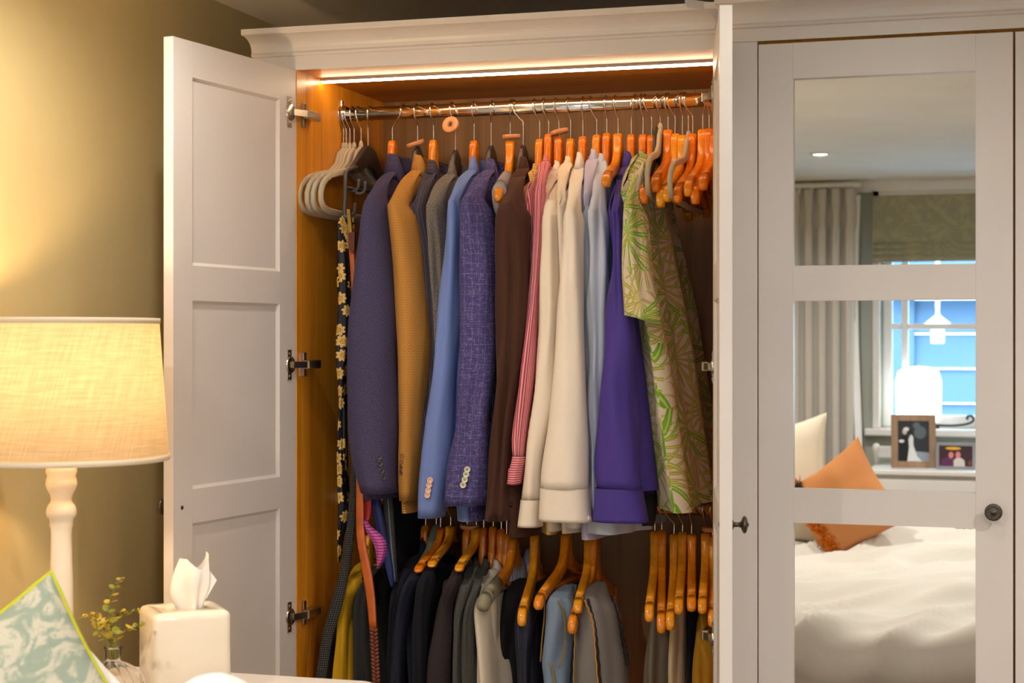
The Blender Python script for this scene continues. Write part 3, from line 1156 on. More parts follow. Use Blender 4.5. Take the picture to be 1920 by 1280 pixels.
SH.nt.links.new(cc.k, tr.inputs[0])
SH.nt.links.new(cc.k, df.inputs[0])
SH.nt.links.new(df.outputs[0], ms.inputs[1])
SH.nt.links.new(tr.outputs[0], ms.inputs[2])
SH.nt.links.new(ms.outputs[0], SH.nt.nodes['Material Output'].inputs[0])
r0, r1 = 180 * q, 198 * q
zt_, zl = vz(601), vz(857)
rings = []
for k in range(13):
    s = k / 12
    rr = r0 + (r1 - r0) * s
    rings.append([(lc.x + rr * cos(a), LY + rr * sin(a), zt_ + (zl - zt_) * s) for a in [2 * pi * j / 72 + 1.2 for j in range(72)]])
MB().loft(rings, True).build('shade', SH.m, lamp)
TRIMB = Mat('shade_binding', '#e2d2b8', .9).m
for (z, rr) in ((zt_, r0), (zl, r1)):
    MB().lathe([(rr - .0015, z - .005), (rr + .0015, z - .005), (rr + .0018, z + .004), (rr - .0018, z + .004), (rr - .0015, z - .005)], (lc.x, LY, 0), 64, cap=False).build('shade_binding', TRIMB, lamp)
for k in range(3):
    a = 2 * pi * k / 3 + .4
    MB().tube([(lc.x, LY, zt_ - .02), (lc.x + r0 * cos(a), LY + r0 * sin(a), zt_ - .004)], .002, 6).build('shade_spoke', STEEL, lamp)
MB().tube([(lc.x, LY, zt_ - .02), (lc.x, LY, vz(714))], .003, 6).build('shade_rod', STEEL, lamp)
pl_ = bpy.data.lights.new('table_lamp_bulb', 'POINT')
pl_.energy = LAMP_WATT
pl_.color = (1, .68, .36)
pl_.shadow_soft_size = .03
plo = bpy.data.objects.new('table_lamp_bulb', pl_)
COL.objects.link(plo)
plo.parent = lamp
plo.location = (0, 0, vz(697) - NZ)

# tissue box
tb = at(345, 1146, 2.46)
TBH = tb.z - NZ
tbx = thing('tissue_box', 'glossy cream ceramic tissue box on the bedside table', 'tissue box', (tb.x, 2.46, NZ))
M = Matrix.Translation((tb.x - .020, 2.50, NZ)) @ Matrix.Rotation(radians(40), 4, 'Z')
CER = Mat('cream_ceramic', '#ece0cc', .12).m
b = MB()
hw = .064


def sq(h, z, r, n=5):
    o = []
    for (sx_, sy_, a0) in ((1, 1, 0), (-1, 1, 90), (-1, -1, 180), (1, -1, 270)):
        for k in range(n + 1):
            a = radians(a0 + 90 * k / n)
            o.append(M @ Vector((sx_ * (h - r) + r * cos(a), sy_ * (h - r) + r * sin(a), z)))
    return o


rings = [sq(hw, 0, .012), sq(hw, TBH - .012, .012), sq(hw - .001, TBH - .006, .012), sq(hw - .004, TBH - .002, .012), sq(hw - .010, TBH, .010)]
# top with an oval slot
sl = []
for i in range(24):
    d_ = (rings[-1][i] - M @ Vector((0, 0, TBH)))
    lo_ = M.inverted() @ rings[-1][i]
    a = atan2(lo_.y / 1.0, lo_.x)
    sl.append(M @ Vector((.044 * cos(a), .021 * sin(a), TBH - .001)))
rings.append(sl)
rings.append([p_ - Vector((0, 0, .012)) for p_ in sl])
b.loft(rings, True, True, False)
b.build('box', CER, tbx)
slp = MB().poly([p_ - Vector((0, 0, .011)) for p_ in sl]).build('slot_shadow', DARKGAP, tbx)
TIS = Mat('white_tissue', '#f1ebe2', .8)
TIS.b.inputs['Transmission Weight'].default_value = 0
tis = thing('tissue', 'crumpled white paper tissue pulled up out of the box', 'tissue', M @ Vector((.008, 0, TBH - .02)))
rows = []
tc = M @ Vector((.008, 0, 0))
for k in range(26):
    s = k / 25
    z = TBH - .012 + s * .088
    row = []
    base = .019 + .012 * sin(s * 2.6) + .004 * s
    for i in range(33):
        a = 2 * pi * i / 33
        rr = base * (1 + .30 * noise.noise((cos(a) * 1.6, sin(a) * 1.6, s * 1.6)) + .16 * sin(5 * a + s * 2)) * (1 - .15 * s)
        zz = z + .010 * s * sin(a * 2 + .6) + .006 * s * sin(3 * a)
        row.append(tc + Vector((rr * cos(a) + .008 * s * s, rr * .55 * sin(a), 0)) + Vector((0, 0, zz)))
    rows.append(row)
m_ = MB().loft(rows, True)
tp = [tc + Vector((.018, .004, TBH + .02)), tc + Vector((.026, .006, TBH + .07)), tc + Vector((.046, .008, TBH + .045)), tc + Vector((.03, .002, TBH + .015))]
m_.grid([[tp[0], tp[1]], [tp[3], tp[2]]])
m_.build('sheet', TIS.m, tis)

# ribbed glass vase with eucalyptus
VY = 2.34
vc = at(212, 1240, VY)
vq = 1 / pxm(vc)
rimz = CZ + (636 - 1214) * vq
bodyh = rimz - NZ
vase = thing('bud_vase', 'small round ribbed clear glass vase beside the tissue box', 'vase', (vc.x, VY, NZ))
prf = []
for k in range(22):
    s = k / 21
    if s < .78:
        a = s / .78
        r_ = .026 + .022 * sin(a * pi * .86 + .12)
        if a > .8: r_ = max(.0125, r_ - (a - .8) * .055)
    else:
        r_ = .0125 + .0012 * (s - .9) * 6
    prf.append((max(r_, .0125), s * bodyh))
prf[0] = (.022, 0)
rings = []
for r_, z in prf:
    amp = .055 if z < bodyh * .76 else .0
    rings.append([(vc.x + r_ * (1 + amp * cos(18 * (a - z * 9))) * cos(a), VY + r_ * (1 + amp * cos(18 * (a - z * 9))) * sin(a), NZ + z) for a in [2 * pi * j / 108 for j in range(108)]])
MB().loft(rings, True, True, False).build('glass_body', VGLASS, vase)
MB().lathe([(.0118, rimz - .001), (.0142, rimz - .001), (.0148, rimz + .001), (.0135, rimz + .002), (.0118, rimz - .001)], (vc.x, VY, 0), 24, cap=False).build('rim', VGLASS, vase)
STEM = Mat('green_stem', '#6f7a2c', .6).m
LEAFM = Mat('eucalyptus_leaf', '#8a8b2a', .55).m
LEAFM2 = Mat('young_eucalyptus_leaf', '#b69a2a', .55).m


def leaf_mesh(m, name):
    b = MB()
    n = 10
    for k in range(n):
        a0, a1 = 2 * pi * k / n, 2 * pi * (k + 1) / n
        i0 = len(b.v)
        b.vert((.5, 0, .04)); b.vert((.5 - .5 * cos(a0), .42 * sin(a0), -.05 * abs(sin(a0)))); b.vert((.5 - .5 * cos(a1), .42 * sin(a1), -.05 * abs(sin(a1))))
        b.face((i0, i0 + 1, i0 + 2))
    o = b.build(name, m, None, True)
    me = o.data
    bpy.data.objects.remove(o)
    return me


LM, LM2 = leaf_mesh(LEAFM, 'leaf'), leaf_mesh(LEAFM2, 'leaf')
spr = thing('eucalyptus_sprig', 'bunch of yellow green eucalyptus sprigs standing in the glass vase', 'plant', (vc.x, VY, rimz - .05))


def c3(x, y, dy=0): return at(x / 4, 960 + y / 4, VY + dy)


stems = [([(850, 1100), (835, 900), (815, 720), (860, 570), (920, 480)], 0), ([(860, 1100), (880, 930), (990, 870), (1080, 845)], -.02), ([(845, 1100), (830, 980), (760, 850), (690, 790), (605, 785)], .01), ([(850, 1080), (830, 830), (880, 770), (960, 745), (1065, 738)], .02), ([(840, 1090), (800, 960), (740, 900), (720, 800), (715, 745)], -.03)]
for pts, dy in stems:
    P = spline([c3(x, y, dy * min(1, i / 2)) for i, (x, y) in enumerate(pts)], 22)
    so = MB().tube(P, [.0012 - .0006 * i / 21 for i in range(22)], 6).build('stem', STEM, spr)
    for k in range(6, 22, 2):
        for sg in (-1, 1):
            lo_ = bpy.data.objects.new('leaf', (LM if random.random() < .5 else LM2))
            COL.objects.link(lo_)
            lo_.parent = so
            s_ = (.0165 - .0095 * k / 21) * random.uniform(.8, 1.25)
            lo_.location = P[k] - Vector(spr.location)
            lo_.rotation_euler = (random.uniform(-.9, .9), random.uniform(-.9, .3), (0 if sg > 0 else pi) + random.uniform(-.8, .8))
            lo_.scale = (s_, s_, s_)
# small glass dish at the right of the tissue box
gd = at(456, 1274, 2.52)
dish = thing('glass_dish', 'tiny clear glass dish on the table edge right of the tissue box', 'dish', (gd.x, 2.52, NZ))
MB().lathe([(.0001, .0), (.014, 0), (.019, .004), (.021, .016), (.019, .016), (.017, .005), (.0001, .004)], (gd.x, 2.52, NZ + .0005), 24, cap=False).build('bowl', VGLASS, dish)

# ---------------------------------------------------------------- hangers
ORANGES = [wood('hanger_beech_%d' % i, a, b_, .26, (60, 8, 60)) for i, (a, b_) in enumerate((('#f0931c', '#da7c10'), ('#ec8312', '#d46c0a'), ('#f4a324', '#de8c16')))]
DARKH = Mat('dark_hanger_plastic', '#3a302a', .38).m
TAUPE = cloth('taupe_flock', 'plain', '#c2b59c', '#b2a58b', bump=.1)
CEDAR = wood('cedar', '#d99a6a', '#c2804f', .6, (40, 40, 8))


def arm_sections(style):
    if style == 'wood':
        outer = [(0, 0, .016, .0190), (.008, -.0006, .017, .0195), (.0145, -.004, .020, .0195), (.0185, -.013, .024, .0190), (.022, -.030, .028, .0185), (.028, -.052, .031, .018), (.042, -.072, .032, .0175), (.070, -.087, .031, .0175), (.11, -.099, .030, .0175), (.15, -.112, .029, .0175), (.178, -.1215, .028, .018), (.1815, -.123, .028, .018), (.1830, -.1250, .0245, .0145), (.1855, -.1262, .0245, .0145), (.187, -.1255, .028, .0185), (.200, -.1335, .0265, .0185), (.2095, -.145, .025, .0182), (.2135, -.156, .020, .0165), (.2130, -.162, .013, .012), (.2105, -.1645, .005, .006)]
        half = []
        for i, (y, z, h, t) in enumerate(outer):
            p0 = outer[max(i - 1, 0)]; p1 = outer[min(i + 1, len(outer) - 1)]
            d = Vector((p1[0] - p0[0], p1[1] - p0[1])).normalized()
            if i == 0: d = Vector((1, 0))
            half.append((max(0, y + d.y * h / 2), z - d.x * h / 2, h, t))
    else:
        half = [(0, -.016, .034, .017), (.014, -.022, .036, .017), (.026, -.044, .036, .016), (.042, -.070, .032, .014), (.08, -.090, .026, .013), (.13, -.104, .024, .013), (.18, -.118, .020, .013), (.205, -.132, .016, .013), (.212, -.140, .004, .004)]
    return [(-y, z, h, t) for (y, z, h, t) in half[::-1]] + half[1:]


def arms_mesh(style, mat, name):
    sec = arm_sections(style)
    rings = []
    for i, (y, z, h, t) in enumerate(sec):
        a = sec[max(i - 1, 0)]; b_ = sec[min(i + 1, len(sec) - 1)]
        d = Vector((0, b_[0] - a[0], b_[1] - a[1])).normalized()
        nrm = Vector((0, -d.z, d.y))
        c = Vector((0, y, z))
        ring = []
        for k in range(16):
            an = 2 * pi * k / 16
            cx, cz = cos(an), sin(an)
            e = .55
            ring.append(c + Vector((t / 2 * math.copysign(abs(cx) ** e, cx), 0, 0)) + nrm * (h / 2 * math.copysign(abs(cz) ** e, cz)))
        rings.append(ring)
    o = MB().loft(rings, True, True, True).build(name, mat, None, True)
    me = o.data
    bpy.data.objects.remove(o)
    return me


ARMS = [arms_mesh('wood', m, 'wooden_shoulder') for m in ORANGES]
ARM_DARK = arms_mesh('dark', DARKH, 'plastic_shoulder')
BARM = MB().tube([(0, -.163, -.128), (0, .163, -.128)], .0055, 10).build('trouser_bar', ORANGES[1], None, True)
BAR = BARM.data
bpy.data.objects.remove(BARM)


def put(me, name, parent):
    o = bpy.data.objects.new(name, me)
    COL.objects.link(o)
    o.parent = parent
    return o


def hook(parent, H, dx, yaw, tint=STEEL):
    """wire hook from the neck at the local origin up and over the rail H above it"""
    P = [(0, 0, -.012), (0, 0, .004)]
    if H > .055: P.append((0, 0, H - .050))
    P += [(dx * .25, -.003, H - .043), (dx * .75, -.012, H - .030), (dx, -.0165, H - .018), (dx, -.0155, H - .009), (dx, -.009, H - .002), (dx, 0, H), (dx, .009, H - .002), (dx, .0155, H - .009), (dx, .0165, H - .020), (dx, .013, H - .030)]
    o = MB().tube(spline(P, 34), .0019, 7).build('hook', tint, parent, True)
    o.rotation_euler = (0, 0, -yaw)
    return o


HANG = []


def hanger(un, vn, uh, label, style=0, ue=None, ve=None, group=None, rod=ZR1, bar=True, nm='wooden_hanger'):
    """un, vn: pixel of the neck; uh: pixel of the hook on the rail; ue, ve: pixel of the near end"""
    p = at(un, vn, ROD)
    H = rod + .0145 + .0018 - p.z
    ph = at(uh, 200, ROD)
    yaw = 0
    zs = 1
    if ue is not None:
        e = at(ue, ve, ROD - .205)
        yaw = math.asin(max(-.6, min(.6, (e.x - p.x) / .21)))
        zs = (p.z - e.z) / .164
    t = thing(nm, label, 'hanger', p, group, yaw)
    me = ARM_DARK if style == 'dark' else ARMS[style]
    a = put(me, 'shoulder', t)
    if ue is None:                      # under a garment: a little narrower and steeper, hidden in the shoulders
        a.scale = (.85, .74, 1.34)
    else:
        a.scale = (1, 1, zs)
    hook(t, H, ph.x - p.x, yaw)
    if bar and style != 'dark':
        b_ = put(BAR, 'trouser_bar', t)
        b_.scale = (1, 1, zs)
    HANG.append(t)
    return t, p


def sticker(t, p, du, dv, colm, name='size_sticker', r=.0033):
    c = at(*(du, dv), ROD - .016)
    M = Matrix.Translation((c.x, ROD - .0, c.z))
    o = MB().lathe([(r, 0), (r, .0008), (.0001, .0009)], (0, 0, 0), 14, M=Matrix.Translation(c + Vector((0, -.001, 0))) @ Matrix.Rotation(radians(80), 4, 'X')).build(name, colm, t)
    return o


def cedar_ring(c, M, label, R=.0195, r=.006, th=.0085):
    t = thing('cedar_ring', label, 'cedar ring', c, 'cedar moth rings')
    pr = [(r, -th / 2), (R - .001, -th / 2), (R, -th / 2 + .001), (R, th / 2 - .001), (R - .001, th / 2), (r, th / 2), (r, -th / 2)]
    MB().lathe(pr, c, 32, M=M, cap=False).build('ring', CEDAR, t)
    return t


# ---------------------------------------------------------------- garments
def body(t, X0, X1, zn, zh, hw0, hw1, T0, T1, drop, m, name='body', seed=0.0, fold=5, amp=.008, tilt=0.0, y0=ROD, sm=1):
    n, k = 34, 34
    b = MB()
    for sd in (-1, 1):
        rows = []; uvs = []
        for j in range(k + 1):
            r = (j / k) ** 1.5
            row = []; uu = []
            W = hw0 + (hw1 - hw0) * min(1, r * 1.25) ** .8
            X = X0 + (X1 - X0) * r
            T = T0 + (T1 - T0) * min(1, r * 1.4) ** .7
            for i in range(n + 1):
                s = sin((i / n - .5) * pi)
                A = abs(s)
                zt = zn - drop * max(0, (A - .22) / .78) ** 1.1
                z = zt + (zh - zt) * r
                th = T * (1 - A ** 3.2) ** .5 * min(1, sqrt(r / .035 + .02))
                wv = amp * min(1, r * 2.2) * (sin(s * fold * 1.7 + seed + r * .8) + .6 * sin(s * fold * 3.1 + seed * 2 - r)) + .5 * amp * noise.noise((s * 3 + seed, z * 5, seed))
                y = y0 + s * W
                row.append((X + sd * th + wv, y, z + tilt * s * r))
                uu.append((s * W + sd * 3, z + seed))
            rows.append(row); uvs.append(uu)
        b.grid(rows, uvs=uvs)
    return b.build(name, m, t)


class Tube:
    """a hanging piece of cloth lofted down its length from (v, uL, uR) rows at depth Y"""
    def __init__(s, rows, Y, a, n=30, seg=30, wr=.002, folds=0, famp=0.0, seed=0.0, dome=True, open_end=True, sq=1.0, vu=0.0, slant=0.0, neck=None, groove=0.0, gpos=.35):
        s.rows = [tuple(r) for r in rows]
        s.Y = Y if isinstance(Y, (list, tuple)) else (Y, Y)
        s.a = a if isinstance(a, (list, tuple)) else (a, a)
        v0, v1 = rows[0][0], rows[-1][0]
        rings = []
        s.geo = []
        for k in range(n):
            q = k / (n - 1)
            v = v0 + (v1 - v0) * q
            c, bx, ay = s.sect(v)
            ring = []
            for i in range(seg):
                an = 2 * pi * i / seg + pi / 2
                f = 1 + wr / max(bx, .008) * noise.noise((cos(an) * 1.5 + seed, sin(an) * 1.5, c.z * 7 + seed)) * 2
                if folds: f *= 1 + famp * cos(folds * an + seed + .5 * sin(c.z * 5 + seed))
                if groove:
                    da = (an - 1.5 * pi - gpos + pi) % (2 * pi) - pi
                    f *= 1 - groove * min(1, q * 5) * math.exp(-(da / .30) ** 2)
                ca, sa = cos(an), sin(an)
                ring.append(Vector((c.x + bx * f * math.copysign(abs(ca) ** sq, ca), c.y + ay * f * math.copysign(abs(sa) ** sq, sa), c.z + slant * ca * bx * q)))
            rings.append(ring)
        if neck is not None:
            # carry the cloth up over the shoulder to the foot of the collar
            c, bx, ay = s.sect(v0)
            pre = []
            for j in range(9):
                q = j / 9
                k = q ** 1.15
                b_ = .014 + (bx * .97 - .014) * k
                y_ = .011 + (ay * .97 - .011) * k
                p = neck.lerp(c, q) + Vector((0, 0, .016 * sin(pi * q) + (.004 if j == 8 else 0)))
                pre.append([Vector((p.x + b_ * cos(an), p.y + y_ * sin(an), p.z + (.012 * (1 - q) * sin(an)))) for an in [2 * pi * i / seg + pi / 2 for i in range(seg)]])
            e_ = [Vector((c.x + (p.x - c.x) * 1.05, c.y + (p.y - c.y) * 1.05, p.z - .002)) for p in rings[0]]
            m_ = [Vector((c.x + (p.x - c.x) * .94, c.y + (p.y - c.y) * .94, p.z + .002)) for p in rings[0]]
            rings = pre[:8] + [m_, e_] + rings[1:]
        elif dome:
            c, bx, ay = s.sect(v0)
            pre = []
            for (sc_, up, bk) in ((.30, .030, .050), (.55, .024, .034), (.78, .016, .018), (.93, .007, .006)):
                pre.append([Vector((c.x + (p.x - c.x) * sc_, c.y + (p.y - c.y) * sc_ + bk, p.z + up * min(1, bx / .04))) for p in rings[0]])
            rings = pre + rings
        if open_end:
            c = sum(rings[-1], Vector()) / seg
            rings.append([c + (p - c) * .93 + Vector((0, 0, .001)) for p in rings[-1]])
            rings.append([c + (p - c) * .85 + Vector((0, 0, .03)) for p in rings[-1]])
        # uv: metres round the tube, metres down it
        uvs = []
        base = sum(rings[len(rings) // 2][i].length for i in range(0))
        per = 0.0
        mid = rings[len(rings) // 2]
        acc = [0.0]
        for i in range(seg): acc.append(acc[-1] + (mid[(i + 1) % seg] - mid[i]).length)
        for r in rings:
            z = sum(p.z for p in r) / seg
            uvs.append([(acc[i] + seed * .37 + vu, (r[i % seg].z)) for i in range(seg + 1)])
        s.mb = MB().loft(rings, True, dome, True, uvs=uvs)

    def sect(s, v):
        uL, uR = crom(s.rows, v)[:2]
        v0, v1 = s.rows[0][0], s.rows[-1][0]
        q = (v - v0) / (v1 - v0)
        Y = s.Y[0] + (s.Y[1] - s.Y[0]) * q
        a = s.a[0] + (s.a[1] - s.a[0]) * q
        c = at((uL + uR) / 2, v, Y)
        ph = atan2(-c.x, c.y)
        h = (uR - uL) / 2 / pxm(c) * (cos(TH - ph) if True else 1)
        a = min(a, h * 1.6 + .004)
        bx = sqrt(max(h * h - (a * sin(ph)) ** 2, (h * .55) ** 2)) / cos(ph)
        return c, bx, a

    def surf(s, u, v):
        """point and normal where the sight line of pixel u, v meets the cloth"""
        c, bx, ay = s.sect(v)
        t = tan(atan((u - 960) / F) - TH)
        A = (t / bx) ** 2 + 1 / ay ** 2
        B = -2 * (t * c.x / bx ** 2 + c.y / ay ** 2)
        Cc = (c.x / bx) ** 2 + (c.y / ay) ** 2 - 1
        D = max(B * B - 4 * A * Cc, 0)
        Y = (-B - sqrt(D)) / (2 * A)
        P = at(u, v, Y)
        nrm = Vector(((P.x - c.x) / bx ** 2, (P.y - c.y) / ay ** 2, 0)).normalized()
        return P, nrm

    def build(s, name, m, parent):
        s.o = s.mb.build(name, m, parent)
        return s.o


def button(tub, u, v, r, m, m2=None):
    P, n = tub.surf(u, v)
    zax = n
    xax = Vector((0, 0, 1)).cross(zax).normalized()
    yax = zax.cross(xax)
    P = P + n * .001
    M = Matrix(((xax.x, yax.x, zax.x, P.x), (xax.y, yax.y, zax.y, P.y), (xax.z, yax.z, zax.z, P.z), (0, 0, 0, 1)))
    b = MB().lathe([(.0001, -.001), (r * .96, -.001), (r, .0008), (r * .93, .0022), (r * .74, .0024), (r * .66, .0014), (.0001, .0014)], (0, 0, 0), 18, M=M)
    for i in range(4):
        a = pi / 4 + i * pi / 2
        b.lathe([(r * .13, .0013), (r * .13, .0019), (.0001, .0020)], (0, 0, 0), 8, mi=1, M=M @ Matrix.Translation((r * .26 * cos(a), r * .26 * sin(a), 0)))
    return b.build('button', [m, m2 or BLACK], tub.o)


def collar(t, uc, vt, vb, uw, m, name='collar', front=1, Ry=.045, dz=.060, flare=1.30, thick=.004, y0=ROD):
    """folded collar round the hanger neck: uc centre, vt top, vb lower edge at the near side, uw width in pixels"""
    c = at(uc, vt, y0 - Ry * .7)
    Rx = max(.011, sqrt(max((uw / pxm(c) / 2) ** 2 - (Ry * .38) ** 2, 0)) / 1.05)
    hgt = (vb - vt) / pxm(c)
    rows = []
    n = 44
    for i in range(n + 1):
        al = radians(-150 + 300 * i / n)
        ca, sa = cos(al), sin(al)
        dn = dz * max(0, -ca) ** 2.2 + .004 * (1 - max(0, ca))
        h = hgt * (.80 + .30 * (1 - ca) / 2)
        ex = math.copysign(abs(ca) ** .75, ca); ey = math.copysign(abs(sa) ** .75, sa)
        def P(k, z): return Vector((c.x - front * Rx * ex * k, y0 + Ry * ey * k, c.z - dn + z))
        ring = [P(.82, -h * .9), P(.86, -h * .4), P(.90, -.006), P(.95, .0), P(1.01, -.004), P(1.06, -.012), P(1.13, -h * .5), P(flare, -h), P(flare - .05, -h - .001), P(1.05, -h * .5), P(.98, -.014)]
        rows.append(ring)
    return MB().loft(rows, True, True, True).build(name, m, t)


def lapel(t, uc, vt, X, m, hw=.05):
    pass


GNUM = [0]


def jacket(name, label, cat, group, m, col, tip, sl, Ysl, a, hem, Tm=.03, cuff=None, hw=.20, seed=None, far=True, m2=None, ndz=.06, wr=.0022, folds=0, famp=0, fold=4, amp=.006, collar_front=1, rod_z=None, hemw=None, X0=None, shoulder_drop=None, cm=None, Ry=.045, yoff=0.0, open_end=True, bodyname='body', groove=0.0, gpos=.35):
    """col: (u, vtop, vbottom, width) of the collar; tip: (u, v) shoulder tip; sl: sleeve rows; hem: (uL, uR, v)"""
    GNUM[0] += 1
    seed = GNUM[0] * 1.7 if seed is None else seed
    c = at(col[0], col[2], ROD - .02)
    t = thing(name, label, cat, (c.x, ROD, c.z), group)
    e = at(tip[0], tip[1], ROD - hw)
    h = at((hem[0] + hem[1]) / 2, hem[2], ROD - hw - .01)
    T1 = max(.016, (hem[1] - hem[0]) / 2 / pxm(h) * .9)
    zn = c.z + .004
    body(t, c.x, h.x, zn, h.z, hw * .97, hemw or hw + .015, min(Tm, .02), T1, zn - e.z + .012, m, bodyname, seed, fold, amp)
    tub = Tube(sl, Ysl, a, groove=groove, gpos=gpos, wr=wr, folds=folds, famp=famp, seed=seed, open_end=open_end and cuff is None, neck=Vector((c.x, ROD - .046, zn - .005)))
    so = tub.build('sleeve', m, t)
    if far:
        b0 = at(*tip, ROD + hw)
        tb_ = []
        MBf = MB()
        rings = []
        for k in range(10):
            q = k / 9
            cx, cz = c.x + (h.x - c.x) * q, e.z - .02 + (h.z + .05 - e.z) * q
            rings.append([(cx + .032 * min(1, .35 + q * 4) * cos(x), ROD + hw - .015 + .040 * min(1, .35 + q * 4) * sin(x), cz) for x in [2 * pi * j / 14 for j in range(14)]])
        MBf.loft(rings, True, True, True).build('sleeve', m, t)
    if cuff:
        # cuff rows continue the sleeve
        ct_ = Tube(cuff['rows'], cuff.get('Y', Ysl), cuff.get('a', a), n=10, wr=.0008, seed=seed + 3, dome=False, sq=.8)
        ct_.build('cuff', cuff.get('m', m), so)
        tub.cuff = ct_
    if col[3]:
        collar(t, col[0], col[1], col[2], col[3], cm or m, front=collar_front, dz=ndz, Ry=Ry)
    return t, tub

# ---------------------------------------------------------------- cloths
NAVY = cloth('navy_wool', 'tweed', '#312d42', '#544d6c', c3='#453f5c')
TAN = cloth('tan_herringbone', 'herringbone', '#d29a4e', '#8a5a22', .0052)
CHAR = cloth('charcoal_pinstripe', 'pin', '#3b3640', '#6c6470', .009)
GREYT = cloth('grey_tweed', 'tweed', '#4b443f', '#8e857b', c3='#6d6459')
LBLUE = cloth('light_blue_hopsack', 'plain', '#7e90c4', '#5f76b4', bump=.4)
CHECK = cloth('plum_blue_check', 'check', '#3b3663', '#514a80', .016, c3='#a199bb')
GKNIT = cloth('grey_marl_knit', 'hstripe', '#a69c98', '#8f8684', .005)
BCHECK = cloth('blue_grey_plaid', 'plaid', '#6a7385', '#2d3340', .06)
BROWN = cloth('brown_velvet', 'velvet', '#38211a', '#553629', rough=.8)
YCHK = cloth('yellow_gingham', 'gingham', '#e2bd74', '#b98a3a', .006)
PINK = cloth('red_fine_stripe', 'stripe', '#e3a9ae', '#b8404c', .0046)
PINKH = cloth('red_fine_stripe_cuff', 'hstripe', '#e3a9ae', '#b8404c', .0046)
CREAM1 = cloth('cream_poplin', 'crisp', '#eee0cc', '#e6d6c0', rough=.75, sheen=.05)
CREAM2 = cloth('warm_cream_poplin', 'crisp', '#eedcc2', '#e5d1b4', rough=.75, sheen=.05)
CREAM3 = cloth('ivory_poplin', 'crisp', '#efe3d2', '#e7dac7', rough=.75, sheen=.05)
LAV = cloth('lavender_poplin', 'crisp', '#c3bdd4', '#b5afc9', rough=.75, sheen=.05)
PALEB = cloth('pale_blue_poplin', 'crisp', '#c9cfdb', '#bcc4d3', rough=.75, sheen=.05)
PURP = cloth('purple_sateen', 'crisp', '#4f3f92', '#463788', rough=.5, sheen=.1)
DNAVY = cloth('dark_navy_cotton', 'crisp', '#232350', '#1d1d45', rough=.7, sheen=.05)
PALM = palm_cloth()
DAISY = daisy_cloth()
BTN_DARK = Mat('dark_horn_button', '#453f42', .35).m
BTN_PINK = Mat('blush_button', '#e8bda0', .35).m
BTN_IVORY = Mat('ivory_button', '#d9d5b8', .35).m
BTN_BLACK = Mat('black_button', '#1f1a18', .3).m
BTN_BROWN = Mat('brown_leather_button', '#7a4a22', .5).m
PEARL = Mat('pearl_button', '#e8e2d6', .3).m
RED = Mat('red_sticker', '#d91d1d', .5).m
GREEN = Mat('green_sticker', '#18a53a', .5).m

JG, SG = 'jackets on the upper rail', 'shirts on the upper rail'

# flocked hangers and the tie hanger at the far left
VH = []


def flock_mesh():
    P = [(0, 0, .030), (-.018, -.012, .032), (-.036, -.034, .026), (-.07, -.048, .015), (-.13, -.058, .013), (-.178, -.068, .012), (-.182, -.073, .011), (-.19, -.073, .012), (-.212, -.088, .012), (-.222, -.105, .012), (-.221, -.122, .012), (-.208, -.136, .012), (-.18, -.141, .012), (-.10, -.143, .011), (0, -.144, .011)]
    half = [(Vector((0, y, z - .012)), h) for (y, z, h) in P]
    full = half + [(Vector((0, -p.y, p.z)), h) for (p, h) in half[::-1][1:]]
    rings = []
    N = len(full)
    for i in range(N):
        p, h = full[i]
        d = (full[min(i + 1, N - 1)][0] - full[max(i - 1, 0)][0])
        if i in (0, N - 1): d = Vector((0, -1, 0)) if i == 0 else Vector((0, -1, 0))
        d.normalize()
        nr = Vector((0, -d.z, d.y))
        rings.append([p + Vector((x * .0045, 0, 0)) + nr * (q * h / 2) for (x, q) in ((1, .7), (.6, 1), (-.6, 1), (-1, .7), (-1, -.7), (-.6, -1), (.6, -1), (1, -.7))])
    b = MB().loft(rings, True)
    b.lathe([(.006, -.004), (.005, .006), (.003, .012), (.0001, .013)], (0, 0, 0), 10)
    o = b.build('flocked_frame', TAUPE, None, True)
    me = o.data
    bpy.data.objects.remove(o)
    return me


FLK = flock_mesh()
for i, (u, v, uh) in enumerate(((644, 278, 640), (649, 278, 645), (656, 278, 651), (664, 277, 661), (677, 275, 672))):
    p = at(u, v, ROD)
    t = thing('flocked_hanger', ['taupe flocked hanger hanging nearest the oak side panel', 'second taupe flocked hanger from the oak side panel', 'middle one of the five taupe flocked hangers', 'fourth taupe flocked hanger from the oak side panel', 'taupe flocked hanger in front, next to the dark tie hanger'][i], 'hanger', p, 'empty flocked hangers')
    put(FLK, 'flocked_frame', t).rotation_euler = (0, radians((-2, 1, 0, 2, 0)[i]), radians((-3, 2, -1, 1, 0)[i]))
    hook(t, ZR1 + .0163 - p.z, at(uh, 200, ROD).x - p.x, 0)

# dark tie hanger with J hooks
p = at(690, 278, ROD)
t = thing('tie_hanger', 'dark plastic tie and belt hanger beside the taupe flocked hangers', 'hanger', p)
b = MB()
rg = []
for (y, z, h, w) in ((-.115, -.062, .010, .008), (-.09, -.054, .020, .010), (-.05, -.036, .042, .012), (-.02, -.020, .046, .013), (0, -.016, .044, .013), (.03, -.024, .046, .013), (.06, -.046, .040, .012), (.10, -.07, .022, .010), (.13, -.088, .010, .008)):
    rg.append([p + Vector((x * w / 2, y, z + q * h / 2)) for (x, q) in ((1, .8), (.6, 1), (-.6, 1), (-1, .8), (-1, -.8), (-.6, -1), (.6, -1), (1, -.8))])
b.loft(rg, True, True, True)
b.build('plastic_shoulder', DARKH, t)
hook(t, ZR1 + .0163 - p.z, at(694, 200, ROD).x - p.x, 0)
GREYP = Mat('grey_plastic', '#56514e', .35).m
